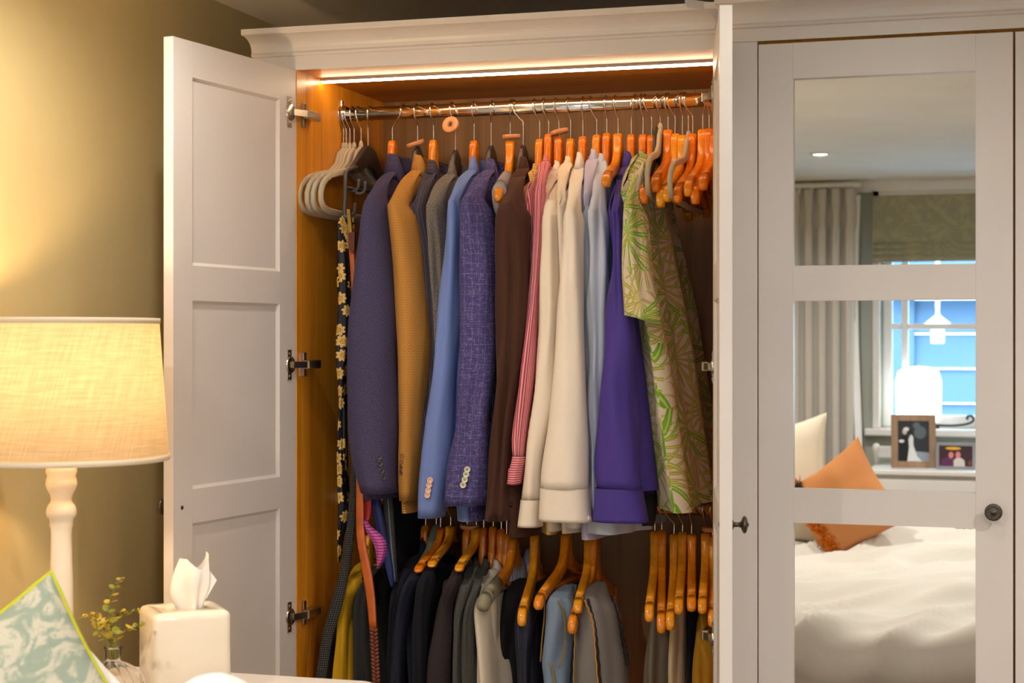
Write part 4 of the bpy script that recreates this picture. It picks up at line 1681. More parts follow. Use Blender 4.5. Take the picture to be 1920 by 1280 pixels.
MB().tube(spline([at(668, 313, 3.33), at(652, 319, 3.29), at(648, 328, 3.28), at(647, 365, 3.28), at(646, 402, 3.28), at(652, 408, 3.28)], 22), .0042, 10).build('side_post', GREYP, t)
MB().tube([at(648, 352, 3.28), at(700, 360, 3.42)], .004, 8).build('cross_bar', DARKH, t)
for pts in (((673, 336), (672, 350), (668, 356), (660, 358), (653, 353)), ((685, 340), (684, 356), (680, 361), (673, 363), (667, 360)), ((666, 380), (665, 396), (662, 401), (658, 400), (656, 395))):
    MB().tube(spline([at(u, v, 3.31) for u, v in pts], 16), .0036, 9).build('peg', GREYP, t)

# daisy tie, belts and ties hung from it
NK = 'ties and belts on the tie hanger'


def ribbon(name, label, cat, rows, Y, a, m, part='strap', **k):
    c = at((rows[0][1] + rows[0][2]) / 2, rows[0][0], Y[0] if isinstance(Y, (list, tuple)) else Y)
    t = thing(name, label, cat, c, k.pop('group', NK))
    tb_ = Tube(rows, Y, a, open_end=False, **k)
    tb_.build(part, m, t)
    return t, tb_


ribbon('daisy_tie', 'black tie printed with yellow daisies, hanging at the far left', 'tie', [(404, 641, 646), (412, 637, 648), (440, 634, 650), (520, 633, 655), (600, 632, 655), (690, 633, 650), (800, 633, 648), (900, 633, 648), (960, 633, 653), (1000, 632, 645), (1052, 634, 640)], 3.28, (.012, .014), DAISY, 'silk', wr=.003, n=44, seed=2)
ribbon('daisy_scarf', 'second fold of daisy print silk behind the black daisy tie', 'tie', [(408, 652, 662), (430, 649, 664), (470, 647, 660), (560, 648, 660), (700, 645, 652), (900, 640, 652), (960, 645, 656), (985, 646, 652)], 3.31, (.010, .012), DAISY, 'silk', wr=.003, n=40, seed=5)
LEATH = wood('tan_leather', '#b8570e', '#9c4407', .38, (20, 20, 20))
LEATHD = wood('brown_leather', '#6a2c10', '#51200c', .45, (20, 20, 20))
BRASS = Mat('antique_brass', '#a98a4a', .3, 1).m
bt, tb_ = ribbon('leather_belt', 'tan leather belt with braided end hanging from the tie hanger', 'belt', [(430, 653, 664), (470, 654, 665), (520, 658, 668), (700, 664, 676), (900, 668, 682), (934, 668, 682), (1010, 669, 685), (1070, 679, 697), (1120, 687, 704), (1180, 693, 707)], (3.27, 3.17), .004, LEATH, wr=.0005, n=40, sq=.6)
br = MB()
for k in range(18):
    v = 1180 + k * 7.2
    for s in (-1, 1):
        c = at(700.5 + k * .35 + s * 3.2, v + (3 if s > 0 else 0), 3.165)
        M = Matrix.Translation(c) @ Matrix.Rotation(s * .75, 4, 'Y')
        br.lathe([(.0001, -.0075), (.0035, -.005), (.0048, 0), (.0035, .005), (.0001, .0075)], (0, 0, 0), 8, M=M)
br.build('braided_strand', LEATHD, bt)
bk = MB()
q = [at(650, 392, 3.25), at(656, 392, 3.25), at(660, 436, 3.25), at(653, 436, 3.25)]
bk.loft([[p_ for p_ in q], [p_ + Vector((0, .006, 0)) for p_ in q]], True, True, True, sm=False)
bk.build('buckle', BRASS, bt)
q = [at(654, 436, 3.25), at(665, 434, 3.25), at(664, 470, 3.25), at(654, 470, 3.25)]
MB().loft([[p_ for p_ in q], [p_ + Vector((0, .008, 0)) for p_ in q]], True, True, True, sm=False).build('keeper_tab', LEATHD, bt)
WOVEN = Mat('woven_black_cord', '#23211f', .8)
u_, v_ = WOVEN.uv()
kk = ((u_ * 900.0 + v_ * 700.0).sin() * (u_ * 900.0 - v_ * 700.0).sin())
WOVEN.color(WOVEN.mix(clampramp(kk, .35, .8), '#171615', '#6a6357')).bump(kk, .5, .002)
ribbon('woven_belt', 'long black woven belt curving down beside the oak panel', 'belt', [(700, 664, 674), (900, 657, 669), (934, 655, 668), (1000, 648, 665), (1060, 639, 657), (1100, 629, 650), (1150, 615, 638), (1190, 604, 625), (1260, 593, 613), (1285, 590, 608)], (3.25, 3.19), .006, WOVEN.m, wr=.0005, n=40)
ribbon('red_tie', 'plain bright red tie end between leather belt and pink tie', 'tie', [(900, 686, 696), (934, 684, 697), (970, 683, 694), (992, 684, 688)], 3.22, .004, Mat('red_silk', '#b3161c', .5).m, 'silk', n=14)
ribbon('pink_tie', 'magenta striped tie curling beside the tan leather belt', 'tie', [(975, 683, 687), (988, 685, 696), (1000, 690, 711), (1015, 699, 722), (1035, 705, 723), (1050, 706, 720), (1066, 707, 711)], (3.20, 3.20), .010, cloth('magenta_stripe_silk', 'hstripe', '#9c2f7c', '#c06aa4', .006, rough=.5), 'silk', n=26, seed=1)
ribbon('navy_tie', 'navy silk tie hanging between pink tie and black coats', 'tie', [(900, 694, 712), (940, 696, 714), (1000, 706, 726), (1060, 722, 738), (1100, 734, 741)], (3.24, 3.20), .008, cloth('navy_silk', 'stripe', '#1b2146', '#27306a', .01, rough=.45), 'silk', n=24)
ribbon('black_stitched_tie', 'black tie with pale edge stitching right of the navy tie', 'tie', [(900, 716, 734), (960, 720, 738), (1030, 728, 742), (1090, 738, 746)], (3.25, 3.21), .006, cloth('black_stitch_silk', 'pin', '#17181c', '#77787c', .02, rough=.6), 'silk', n=20)

# ---- the jackets, left to right
t, p = hanger(736, 263, 756, 'orange wooden hanger holding the navy wool blazer', 1, bar=False, group='hangers under the jackets')
t, tub = jacket('navy_blazer', 'dark navy wool blazer with four dark cuff buttons, leftmost on the rail', 'blazer', JG, NAVY, (742, 286, 331, 50), (700, 362), [(372, 690, 724), (386, 683, 734), (420, 675, 740), (500, 663, 744), (600, 654, 747), (740, 650, 749), (850, 658, 749), (922, 675, 749)], (3.225, 3.205), .058, (645, 748, 936), hw=.205, fold=3)
for (u, v) in ((710, 857), (712, 869), (715, 882), (718, 894)): button(tub, u, v, .0066, BTN_DARK)
hanger(783, 274, 781, 'dark plastic hanger holding the tan herringbone blazer', 'dark', group='hangers under the jackets', nm='plastic_hanger')
c = at(779, 269, ROD)
cedar_ring(c, Matrix.Rotation(radians(-16), 4, 'Y') @ Matrix.Rotation(radians(12), 4, 'X'), 'flat cedar ring on the hanger neck above the tan blazer')
t, tub = jacket('herringbone_blazer', 'tan herringbone tweed blazer with brown leather cuff buttons', 'blazer', JG, TAN, (789, 288, 324, 44), (735, 378), [(384, 728, 770), (400, 728, 782), (430, 731, 790), (500, 738, 798), (600, 742, 806), (680, 745, 809), (780, 747, 801), (870, 748, 793), (937, 749, 786)], (3.245, 3.235), .052, (741, 783, 962), hw=.19)
for (u, v) in ((755, 854), (754, 865), (753, 875), (753, 885)): button(tub, u, v, .0055, BTN_BROWN)
hanger(813, 262, 811, 'orange wooden hanger holding the charcoal pinstripe jacket', 0, bar=False, group='hangers under the jackets')
jacket('pinstripe_jacket', 'charcoal pinstripe jacket squeezed between tan blazer and grey tweed', 'blazer', JG, CHAR, (815, 297, 326, 42), (780, 376), [(392, 774, 804), (420, 775, 812), (470, 783, 822), (560, 790, 828), (700, 795, 832), (900, 795, 832)], (3.285, 3.275), .045, (780, 835, 950), hw=.18)
t, p = hanger(854, 281, 848, 'dark plastic hanger with red dot holding the grey tweed jacket', 'dark', group='hangers under the jackets', nm='plastic_hanger')
sticker(t, p, 850.5, 292, RED)
c = at(845, 234, ROD - .022)
cedar_ring(c, Matrix.Rotation(radians(74), 4, 'X') @ Matrix.Rotation(radians(-8), 4, 'Y'), 'round cedar ring hanging from the hook over the grey tweed jacket', R=.0185)
jacket('tweed_jacket', 'grey flecked tweed jacket with a puckered shoulder', 'blazer', JG, GREYT, (851, 299, 333, 36), (806, 378), [(384, 798, 836), (410, 798, 840), (450, 803, 841), (520, 808, 842), (600, 812, 842), (700, 815, 850), (900, 820, 850)], (3.265, 3.265), .045, (800, 850, 950), hw=.18, groove=.35, gpos=.3)
hanger(889, 263, 889, 'orange wooden hanger holding the light blue blazer', 1, bar=False, group='hangers under the jackets')
t, tub = jacket('light_blue_blazer', 'light blue blazer with four blush cuff buttons', 'blazer', JG, LBLUE, (891, 291, 326, 38), (846, 374), [(378, 841, 866), (395, 838, 872), (430, 836, 876), (500, 831, 872), (600, 821, 868), (700, 811, 864), (800, 799, 856), (900, 788, 846), (968, 785, 836)], (3.235, 3.22), .050, (835, 912, 978), hw=.19)
for (u, v) in ((806.5, 900), (804.5, 909), (803, 919), (801.5, 928)): button(tub, u, v, .0062, BTN_PINK, BTN_PINK)
t, p = hanger(921, 273, 924, 'dark plastic hanger with green dot holding the checked jacket', 'dark', group='hangers under the jackets', nm='plastic_hanger')
sticker(t, p, 916, 285, GREEN)
t, tub = jacket('checked_jacket', 'plum and blue checked jacket with ivory cuff buttons', 'blazer', JG, CHECK, (925, 295, 325, 42), (872, 368), [(374, 868, 910), (390, 865, 922), (420, 863, 928), (500, 862, 934), (600, 862, 935), (700, 861, 929), (780, 853, 920), (860, 843, 920), (945, 838, 916)], (3.215, 3.195), .050, (862, 912, 976), hw=.20, wr=.005, groove=.16, gpos=.15)
for (u, v) in ((876, 880), (874, 889), (871.5, 899), (868.5, 909)): button(tub, u, v, .0063, BTN_IVORY)
# grey knit on its narrow hanger
hanger(957, 263, 960, 'orange wooden hanger whose end pokes out of the grey marl top', 0, 934, 378, 'hangers under the jackets', bar=False)
c = at(959, 256, ROD)
cedar_ring(c, Matrix.Rotation(radians(-2), 4, 'Y') @ Matrix.Rotation(radians(4), 4, 'X'), 'flat cedar ring above the grey marl top, left of the brown jacket')
mt = thing('marl_shirt', 'short grey marl top with dark neckband, blue plaid under it', 'top', HANG[-1].location, JG)
hg = HANG[-1]
e = at(934, 378, ROD - .205)
zs = (hg.location.z - e.z) / .164
Mh = Matrix.Translation(hg.location) @ Matrix.Rotation(hg.rotation_euler.z, 4, 'Z')
for part, ya, yb, ex, m_ in (('shoulder', .040, .196, .0055, GKNIT), ('neckband', .024, .062, .0085, cloth('dark_neckband', 'plain', '#35333b', '#2a2830'))):
    sec = [q_ for q_ in arm_sections('wood') if ya <= -q_[0] <= yb]
    rings = []
    for i, (y, z, h, w) in enumerate(sec):
        a_ = sec[max(i - 1, 0)]; b_ = sec[min(i + 1, len(sec) - 1)]
        d = Vector((0, b_[0] - a_[0], (b_[1] - a_[1]) * zs)).normalized()
        nr = Vector((0, -d.z, d.y))
        drop_ = .030 if part == 'shoulder' else .012
        rings.append([Mh @ (Vector((0, y, z * zs)) + Vector((cos(x) * (w / 2 + ex), 0, 0)) + nr * (sin(x) * (h / 2 + ex)) + Vector((0, 0, -drop_ * max(0, -sin(x))))) for x in [2 * pi * j / 20 for j in range(20)]])
    MB().loft(rings, True, True, True).build(part, m_, mt)
t = thing('plaid_shirt', 'blue grey plaid shirt edge showing between checked and brown jackets', 'shirt', at(930, 400, 3.30), SG)
Tube([(380, 925, 938), (450, 924, 940), (600, 922, 938), (700, 920, 938), (780, 918, 934), (830, 918, 930)], 3.28, .03, n=24, seed=3).build('body', BCHECK, t)
Tube([(790, 917, 928), (840, 918, 926)], 3.275, .02, n=8).build('blue_lining', Mat('blue_lining', '#6b95c4', .7).m, t)
t, p = hanger(981, 272, 964, 'dark plastic hanger with red mark holding the brown velvet jacket', 'dark', group='hangers under the jackets', nm='plastic_hanger')
sticker(t, p, 977, 281, RED, r=.0026)
t, tub = jacket('brown_velvet_jacket', 'dark brown velvet jacket with black cuff buttons', 'blazer', JG, BROWN, (985, 291, 322, 40), (944, 376), [(384, 941, 980), (400, 935, 992), (450, 932, 996), (520, 933, 998), (600, 931, 994), (690, 932, 984), (780, 928, 968), (860, 922, 962), (974, 909, 960)], (3.225, 3.205), .05, (938, 993, 1008), hw=.20, wr=.004, groove=.42, gpos=.25)
for (u, v) in ((959, 920), (958.5, 932), (957.5, 946)): button(tub, u, v, .0062, BTN_BLACK)

# ---- the shirts
SH_ = 'hangers under the shirts'
hanger(1012, 260, 1003, 'orange wooden hanger holding the yellow gingham shirt', 0, bar=False, group=SH_)
jacket('gingham_shirt', 'yellow gingham shirt with only collar and hem showing', 'shirt', SG, YCHK, (1007, 305, 330, 26), (998, 352), [(352, 994, 1010), (380, 992, 1010), (450, 992, 1008), (600, 990, 1005), (850, 985, 1005)], 3.29, .03, (1000, 1043, 1002), hw=.17)
hanger(1029, 250, 1020, 'orange wooden hanger holding the red striped shirt', 1, bar=False, group=SH_)
jacket('striped_shirt', 'narrow red and white striped shirt with a buttoned cuff', 'shirt', SG, PINK, (1027, 289, 314, 32), (1010, 343), [(348, 1007, 1024), (365, 1004, 1025), (400, 1003, 1024), (450, 1001, 1021), (550, 993, 1014), (650, 981, 1006), (750, 969, 998), (820, 962, 990), (857, 963, 986)], (3.245, 3.205), .035, (985, 1010, 900), hw=.18, cuff={'rows': [(855, 962, 988), (862, 961, 988), (880, 956, 984), (907, 951, 979)], 'm': PINKH, 'Y': 3.205, 'a': .034})
t, p = hanger(1048, 256, 1042, 'orange wooden hanger holding the cream shirt, cedar ring on top', 1, bar=False, group=SH_)
c = at(1049, 247, ROD)
cedar_ring(c, Matrix.Rotation(radians(-14), 4, 'Y') @ Matrix.Rotation(radians(3), 4, 'X'), 'tilted cedar ring above the cream shirts beside the red striped collar')
jacket('cream_shirt', 'cream shirt with its plain left cuff showing, beside the striped shirt', 'shirt', SG, CREAM1, (1048, 299, 322, 30), (1028, 360), [(404, 1017, 1046), (420, 1015, 1048), (460, 1015, 1050), (550, 1013, 1053), (650, 1008, 1050), (750, 999, 1044), (850, 986, 1025), (936, 978, 1018)], (3.235, 3.215), .035, (1013, 1060, 996), hw=.19, cuff={'rows': [(935, 977, 1018), (945, 976, 1018), (970, 973, 1017), (986, 971, 1017)], 'Y': 3.215, 'a': .034})
hanger(1070, 259, 1066, 'orange wooden hanger holding the warm cream shirt', 0, bar=False, group=SH_)
jacket('warm_cream_shirt', 'warm cream shirt folded between the two other cream shirts', 'shirt', SG, CREAM2, (1068, 290, 314, 26), (1050, 350), [(360, 1043, 1062), (390, 1043, 1068), (460, 1044, 1066), (560, 1043, 1066), (700, 1035, 1070), (900, 1030, 1070)], 3.27, .03, (1040, 1080, 1000), hw=.18)
hanger(1093, 255, 1094, 'orange wooden hanger holding the ivory shirt', 1, bar=False, group=SH_)
t, tub = jacket('ivory_shirt', 'wide ivory shirt sleeve with a broad cuff in the middle', 'shirt', SG, CREAM3, (1090, 283, 318, 38), (1066, 372), [(398, 1062, 1088), (412, 1059, 1094), (450, 1057, 1095), (550, 1049, 1097), (650, 1040, 1099), (720, 1034, 1101), (800, 1026, 1104), (880, 1016, 1104), (915, 1014, 1105)], (3.205, 3.185), .042, (1040, 1100, 990), hw=.20, Ry=.055, cuff={'rows': [(914, 1013, 1105), (925, 1013, 1106), (950, 1012, 1108), (976, 1011, 1111)], 'Y': 3.185, 'a': .04}, wr=.003)
button(tub.cuff, 1104, 971, .0045, PEARL, PEARL)
hanger(1119, 252, 1108, 'orange wooden hanger holding the lavender shirt', 0, bar=False, group=SH_)
jacket('lavender_shirt', 'lavender grey shirt behind the ivory and pale blue sleeves', 'shirt', SG, LAV, (1116, 277, 305, 24), (1100, 360), [(365, 1094, 1110), (400, 1094, 1112), (480, 1094, 1112), (600, 1096, 1114), (750, 1098, 1118), (900, 1100, 1122), (960, 1100, 1122)], 3.26, .03, (1075, 1130, 1012), hw=.18)
hanger(1138, 249, 1137, 'orange wooden hanger holding the pale blue grey shirt', 1, bar=False, group=SH_)
jacket('pale_blue_shirt', 'pale blue grey shirt with a creased sleeve left of the purple one', 'shirt', SG, PALEB, (1131, 285, 308, 34), (1112, 385), [(394, 1108, 1136), (408, 1104, 1141), (450, 1103, 1144), (550, 1098, 1145), (640, 1096, 1142), (700, 1098, 1136), (780, 1104, 1130), (850, 1105, 1128), (960, 1100, 1132)], (3.235, 3.225), .035, (1068, 1195, 1002), hw=.20, wr=.006, folds=3, famp=.06, fold=6, amp=.01)
t, p = hanger(1159, 250, 1154, 'empty orange hanger hooked in front of the pale blue shirt', 0, 1136, 350, 'bare wooden hangers on the upper rail', bar=False)
hanger(1184, 251, 1191, 'orange wooden hanger holding the purple shirt', 1, bar=False, group=SH_)
t, tub = jacket('purple_shirt', 'deep purple shirt with long creased sleeve and wide cuff', 'shirt', SG, PURP, (1180, 281, 318, 40), (1158, 372), [(398, 1147, 1166), (412, 1146, 1170), (450, 1146, 1173), (550, 1142, 1182), (620, 1138, 1190), (700, 1128, 1194), (800, 1119, 1199), (880, 1114, 1202), (915, 1118, 1204)], (3.20, 3.185), .042, (1175, 1228, 920), hw=.20, cuff={'rows': [(914, 1117, 1204), (925, 1116, 1206), (950, 1114, 1211), (977, 1111, 1216)], 'Y': 3.185, 'a': .042}, wr=.005)
t = thing('navy_shirt', 'dark navy shirt hanging behind the purple and palm print shirts', 'shirt', at(1205, 600, 3.30), SG)
Tube([(330, 1150, 1170), (400, 1165, 1190), (580, 1183, 1210), (700, 1186, 1222), (850, 1190, 1229), (925, 1196, 1229)], (3.32, 3.26), .04, n=26, seed=4, folds=2, famp=.08).build('body', DNAVY, t)
Tube([(900, 1196, 1232), (960, 1200, 1232), (984, 1204, 1226)], 3.30, .03, n=8, seed=8).build('tail', Mat('black_shirt_tail', '#101018', .8).m, t)

# palm print shirt
hanger(1206, 251, 1203, 'orange wooden hanger holding the palm print shirt', 1, bar=False, group=SH_)
c = at(1205, 300, ROD)
t = thing('palm_shirt', 'cream short sleeved shirt with green palm leaf print', 'shirt', (c.x, ROD, c.z), SG)
h = at(1258, 944, 3.25)
xs_ = at(1235, 944, 3.22).x
body(t, c.x + .004, xs_ + .028, c.z + .012, at(1228, 950, 3.22).z, .195, .215, .022, .038, .085, PALM, 'body', 2.2, 5, .010, tilt=.010)
tub = Tube([(384, 1172, 1204), (400, 1170, 1212), (450, 1169, 1219), (520, 1169, 1226), (570, 1172, 1236), (598, 1174, 1240)], (3.21, 3.185), .055, n=20, wr=.005, seed=6, slant=-.25, neck=Vector((c.x, ROD - .05, c.z - .004)))
tub.build('sleeve', PALM, t)
collar(t, 1206, 280, 305, 30, PALM)

# ---- bare hangers at the right end
BG = 'bare wooden hangers on the upper rail'
for (un, vn, uh, ue, ve, st, lab) in (
        (1222, 253, 1210, 1207, 382, 1, 'bare orange hanger whose knob hangs before the palm shirt shoulder'),
        (1253, 243, 1249, 1228, 359, 1, 'bare orange hanger with the highest short knob, right of the dark hanger'),
        (1266, 250, 1254, 1238, 388, 2, 'bare honey hanger hanging lowest of the right cluster'),
        (1280, 253, 1277, 1250, 378, 2, 'bare honey hanger tucked behind the lowest hanging one'),
        (1299, 250, 1283, 1270, 380, 1, 'bare orange hanger just right of the pale flocked strip'),
        (1318, 242, 1325, 1290, 368, 0, 'straight bare hanger, third from the open right door'),
        (1330, 241, 1328, 1303, 382, 1, 'bare amber hanger, second from the open right door'),
        (1338, 248, 1332, 1318, 356, 1, 'bare amber hanger crossing in front beside the open right door')):
    hanger(un, vn, uh, lab, st, ue, ve, BG, bar=st != 1)
for (un, vn, uh, ue, ve, lab, dark) in ((1238, 242, 1233, 1216, 362, 'thin dark and beige hanger between the orange ones', True), (1291, 256, 1286, 1259, 368, 'thin beige flocked hanger between two orange hangers', False)):
    p = at(un, vn, ROD)
    e = at(ue, ve, ROD - .205)
    t = thing('slim_hanger', lab, 'hanger', p, 'slim flocked hangers in the right cluster', math.asin((e.x - p.x) / .21))
    o = put(FLK, 'flocked_frame', t)
    o.scale = (1.0, 1, (p.z - e.z) / .150)
    hook(t, ZR1 + .0163 - p.z, at(uh, 200, ROD).x - p.x, 0)
    if dark:
        o = put(ARM_DARK, 'dark_backing', t)
        o.scale = (.5, .98, (p.z - e.z) / .150)
        o.location = (-.008, 0, .004)

# ---------------------------------------------------------------- lower rail
LB = 'hangers with garments on the lower rail'
LJ = 'tops and coats on the lower rail'
LT = 'trousers on the lower rail'
BLK = cloth('black_wool', 'tweed', '#15151a', '#22222a')
BLK2 = cloth('soft_black_wool', 'tweed', '#1b181b', '#2a2529')
NVB = cloth('midnight_wool', 'tweed', '#1a1b26', '#2b2d3d')
DGREY = cloth('dark_grey_jersey', 'plain', '#343432', '#2b2b2a')
YEL = cloth('mustard_cotton', 'plain', '#c79a1e', '#b08514')
BRB = cloth('brown_black_knit', 'tweed', '#2b2424', '#3a3132')
GT2 = cloth('charcoal_fleck_tweed', 'tweed', '#33332f', '#62625b')
GT3 = cloth('grey_green_wool', 'tweed', '#3b3b37', '#54544e')
CREAM4 = cloth('cream_jersey', 'crisp', '#e3d6c0', '#d8c9b0')
WHT4 = cloth('white_shirting', 'crisp', '#d8d3cc', '#cbc6c0')
STRP = cloth('blue_stripe_shirting', 'stripe', '#c9c6c6', '#9aa0ad', .008)
PINT = cloth('navy_pin_trouser', 'pin', '#35353f', '#55555f', .008)
DEN = cloth('washed_denim', 'plain', '#8496a8', '#71849a', bump=.4)
GLIN = cloth('grey_linen', 'plain', '#86807a', '#6f6964', bump=.4)
OLIVE = cloth('olive_grey_chino', 'crisp', '#6f6554', '#645a4a')
SAND = cloth('sand_chino', 'crisp', '#cbb795', '#bfa986')
MUST = cloth('mustard_chino', 'crisp', '#b8892a', '#a87a20')


def top_(name, label, m, col, tip, sl, Ysl, a, hem, **k):
    return jacket(name, label, k.pop('cat', 'jacket'), LJ, m, col, tip, sl, Ysl, a, hem, **k)


# left corner, behind the belts
hanger(690, 1003, 690, 'wooden hanger inside the mustard jacket at the bottom left', 2, bar=False, group=LB, rod=ZR2)
top_('mustard_jacket', 'mustard yellow jacket at the bottom left behind the belts', YEL, (693, 1024, 1062, 30), (668, 1082), [(1088, 650, 678), (1100, 641, 681), (1127, 639, 666), (1160, 634, 662), (1200, 630, 661), (1250, 625, 661), (1470, 620, 660)], (3.25, 3.235), .045, (640, 690, 1500), hw=.18, wr=.003)
hanger(716, 1005, 716, 'wooden hanger inside the dark grey jacket at the bottom left', 1, bar=False, group=LB, rod=ZR2)
top_('grey_jersey_jacket', 'dark grey jacket between mustard jacket and tan belt', DGREY, (718, 1040, 1070, 30), (700, 1085), [(1096, 674, 698), (1110, 667, 700), (1145, 661, 697), (1200, 661, 697), (1470, 661, 697)], (3.265, 3.25), .045, (690, 730, 1500), hw=.18)
t = thing('charcoal_jacket', 'charcoal sleeve at the far bottom left behind the woven belt', 'jacket', at(620, 1200, 3.3), LJ)
Tube([(1130, 640, 652), (1170, 622, 645), (1215, 610, 632), (1470, 604, 628)], 3.31, .03, n=14, seed=3).build('sleeve', DGREY, t)

# black coats
t = thing('black_overcoat', 'long black overcoat behind the ties, deepest in shadow', 'coat', at(760, 960, 3.4), LJ)
Tube([(930, 715, 790), (1000, 712, 800), (1100, 705, 800), (1470, 700, 790)], (3.47, 3.45), .07, n=16, seed=9, wr=.006).build('body', BLK, t)
hanger(798, 984, 793, 'wooden hanger under the black coat left of the green strip', 1, bar=False, group=LB, rod=ZR2)
top_('black_coat', 'black coat with collar below the leftmost lower wooden hanger', BLK, (797, 1008, 1045, 34), (768, 1076), [(1090, 742, 766), (1110, 733, 766), (1150, 728, 752), (1220, 725, 748), (1470, 722, 745)], (3.24, 3.23), .045, (720, 780, 1500), hw=.19)
p = at(818, 986, ROD)
e = at(797, 1044, ROD - .1)
t = thing('green_hanger', 'thin grey green padded hanger between two lower wooden hangers', 'hanger', p, LB)
MB().tube(spline([p + Vector((0, y, z)) for (y, z) in ((.12, -.075), (.05, -.05), (0, -.004), (-.05, -.05), (-.11, -.072), (-.16, -.10))], 30), [.005 + .004 * sin(pi * i / 29) for i in range(30)], 10).build('padded_shoulder', cloth('sage_padding', 'plain', '#7f8a72', '#717c66'), t)
hook(t, ZR2 + .0163 - p.z, at(815, 900, ROD).x - p.x, 0)
hanger(826, 988, 822, 'wooden hanger sloping out of the midnight blue jacket', 1, 784, 1074, LB, ZR2, bar=False)
top_('midnight_jacket', 'midnight blue jacket with a thread on its sleeve', NVB, (812, 1050, 1070, 0), (786, 1080), [(1084, 762, 788), (1096, 754, 788), (1130, 745, 776), (1180, 738, 766), (1240, 734, 760), (1470, 731, 758)], (3.215, 3.2), .045, (755, 790, 1500), hw=.20, shoulder_drop=None)
hanger(845, 985, 840, 'broad wooden hanger sloping out of the second black jacket', 2, 809, 1064, LB, ZR2, bar=False)
top_('black_jacket', 'black jacket directly right of the midnight blue one', BLK, (836, 1050, 1066, 0), (812, 1074), [(1076, 790, 812), (1090, 782, 815), (1130, 778, 806), (1200, 775, 802), (1470, 770, 800)], (3.21, 3.195), .045, (780, 830, 1500), hw=.20)
hanger(876, 992, 872, 'wooden hanger under the flat cedar ring on the lower rail', 0, bar=False, group=LB, rod=ZR2)
c = at(880, 986, ROD)
cedar_ring(c, Matrix.Rotation(radians(4), 4, 'Y') @ Matrix.Rotation(radians(8), 4, 'X'), 'cedar ring on a lower hanger below the light blue blazer')
hanger(893, 987, 888, 'honey wooden hanger ending beside the brown black knit', 2, 860, 1072, LB, ZR2, bar=False)
top_('brown_black_knit', 'brown black knit jacket with pale neckband on the lower rail', BRB, (884, 1040, 1062, 24), (856, 1078), [(1082, 842, 866), (1096, 834, 866), (1130, 823, 852), (1180, 814, 850), (1240, 804, 848), (1470, 797, 846)], (3.225, 3.21), .048, (820, 860, 1500), hw=.20, ndz=.03)
hanger(907, 988, 903, 'orange wooden hanger inside the charcoal fleck jacket', 1, bar=False, group=LB, rod=ZR2)
top_('fleck_jacket', 'charcoal fleck tweed jacket fourth from the cream top', GT2, (897, 1044, 1066, 26), (876, 1092), [(1100, 864, 886), (1116, 859, 884), (1150, 852, 872), (1180, 850, 868), (1240, 849, 867), (1470, 848, 866)], (3.235, 3.225), .042, (850, 890, 1500), hw=.18)
hanger(925, 986, 921, 'orange wooden hanger inside the grey green wool jacket', 1, bar=False, group=LB, rod=ZR2)
top_('wool_jacket', 'grey green wool jacket just left of the cream top', GT3, (914, 1042, 1072, 26), (896, 1090), [(1100, 886, 902), (1130, 874, 896), (1155, 869, 890), (1200, 867, 890), (1470, 865, 889)], (3.24, 3.23), .042, (870, 910, 1500), hw=.18)
hanger(940, 991, 936, 'orange wooden hanger inside the cream top', 1, bar=False, group=LB, rod=ZR2)
top_('cream_pullover', 'cream high necked top beside the black trousers', CREAM4, (934, 1044, 1078, 30), (912, 1092), [(1096, 898, 926), (1110, 892, 930), (1131, 886, 933), (1160, 886, 932), (1220, 888, 930), (1470, 890, 932)], (3.305, 3.29), .045, (900, 940, 1500), cat='top', hw=.19, ndz=.03, wr=.004)
hanger(950, 1000, 947, 'wooden hanger half hidden behind the felt covered one', 0, bar=False, group=LB, rod=ZR2)
t = thing('striped_blue_shirt', 'pale blue striped shirt collar behind the cream top', 'shirt', at(968, 1060, 3.44), LJ)
Tube([(1040, 950, 975), (1060, 950, 985), (1100, 950, 990), (1160, 955, 990)], 3.46, .04, n=10, seed=5, folds=3, famp=.1).build('body', STRP, t)
t = thing('white_shirt', 'white shirt corner behind the felt covered hanger', 'shirt', at(985, 1060, 3.5), LJ)
Tube([(1030, 985, 1000), (1050, 978, 1012), (1090, 972, 1020), (1150, 970, 1020)], 3.52, .04, n=10, seed=6).build('body', WHT4, t)

# bare and trouser hangers in the middle
t, p = hanger(962, 1008, 958, 'large wooden hanger with grey green felt wrapped round its end', 0, 905, 1143, LB, ZR2)
FELT = cloth('felt_sleeve', 'plain', '#97927a', '#888369')
sec = [s_ for s_ in arm_sections('wood') if s_[0] < -.105]
e = at(905, 1143, ROD - .205)
zs = (p.z - e.z) / .164
yaw = t.rotation_euler.z
rings = []
for i, (y, z, h, w) in enumerate(sec):
    a = sec[max(i - 1, 0)]; b_ = sec[min(i + 1, len(sec) - 1)]
    d = Vector((0, b_[0] - a[0], b_[1] - a[1])).normalized()
    nr = Vector((0, -d.z, d.y))
    cc_ = Vector((0, y * 1.01, z * zs))
    rings.append([cc_ + Vector((cos(x) * (w / 2 + .004), 0, 0)) + nr * (sin(x) * (h / 2 + .004)) for x in [2 * pi * j / 16 for j in range(16)]])
MB().loft(rings, True, True, True).build('felt_sleeve', FELT, t, True)
MB().tube([(0, -.17, -.118 * zs), (0, -.06, -.128 * zs)], .0085, 10).build('felt_bar_cover', FELT, t, True)
hanger(1003, 1000, 998, 'straight wooden hanger standing out in front of the navy trousers', 2, 978, 1174, LB, ZR2)
hanger(1062, 998, 1056, 'reddish wooden hanger carrying the washed denim jeans', 0, 1008, 1143, LB, ZR2)
hanger(1104, 1010, 1100, 'wooden hanger carrying the grey linen throw', 2, 1083, 1150, LB, ZR2)
hanger(1114, 1004, 1110, 'wooden hanger hanging lowest behind the grey linen throw', 0, 1072, 1188, LB, ZR2)


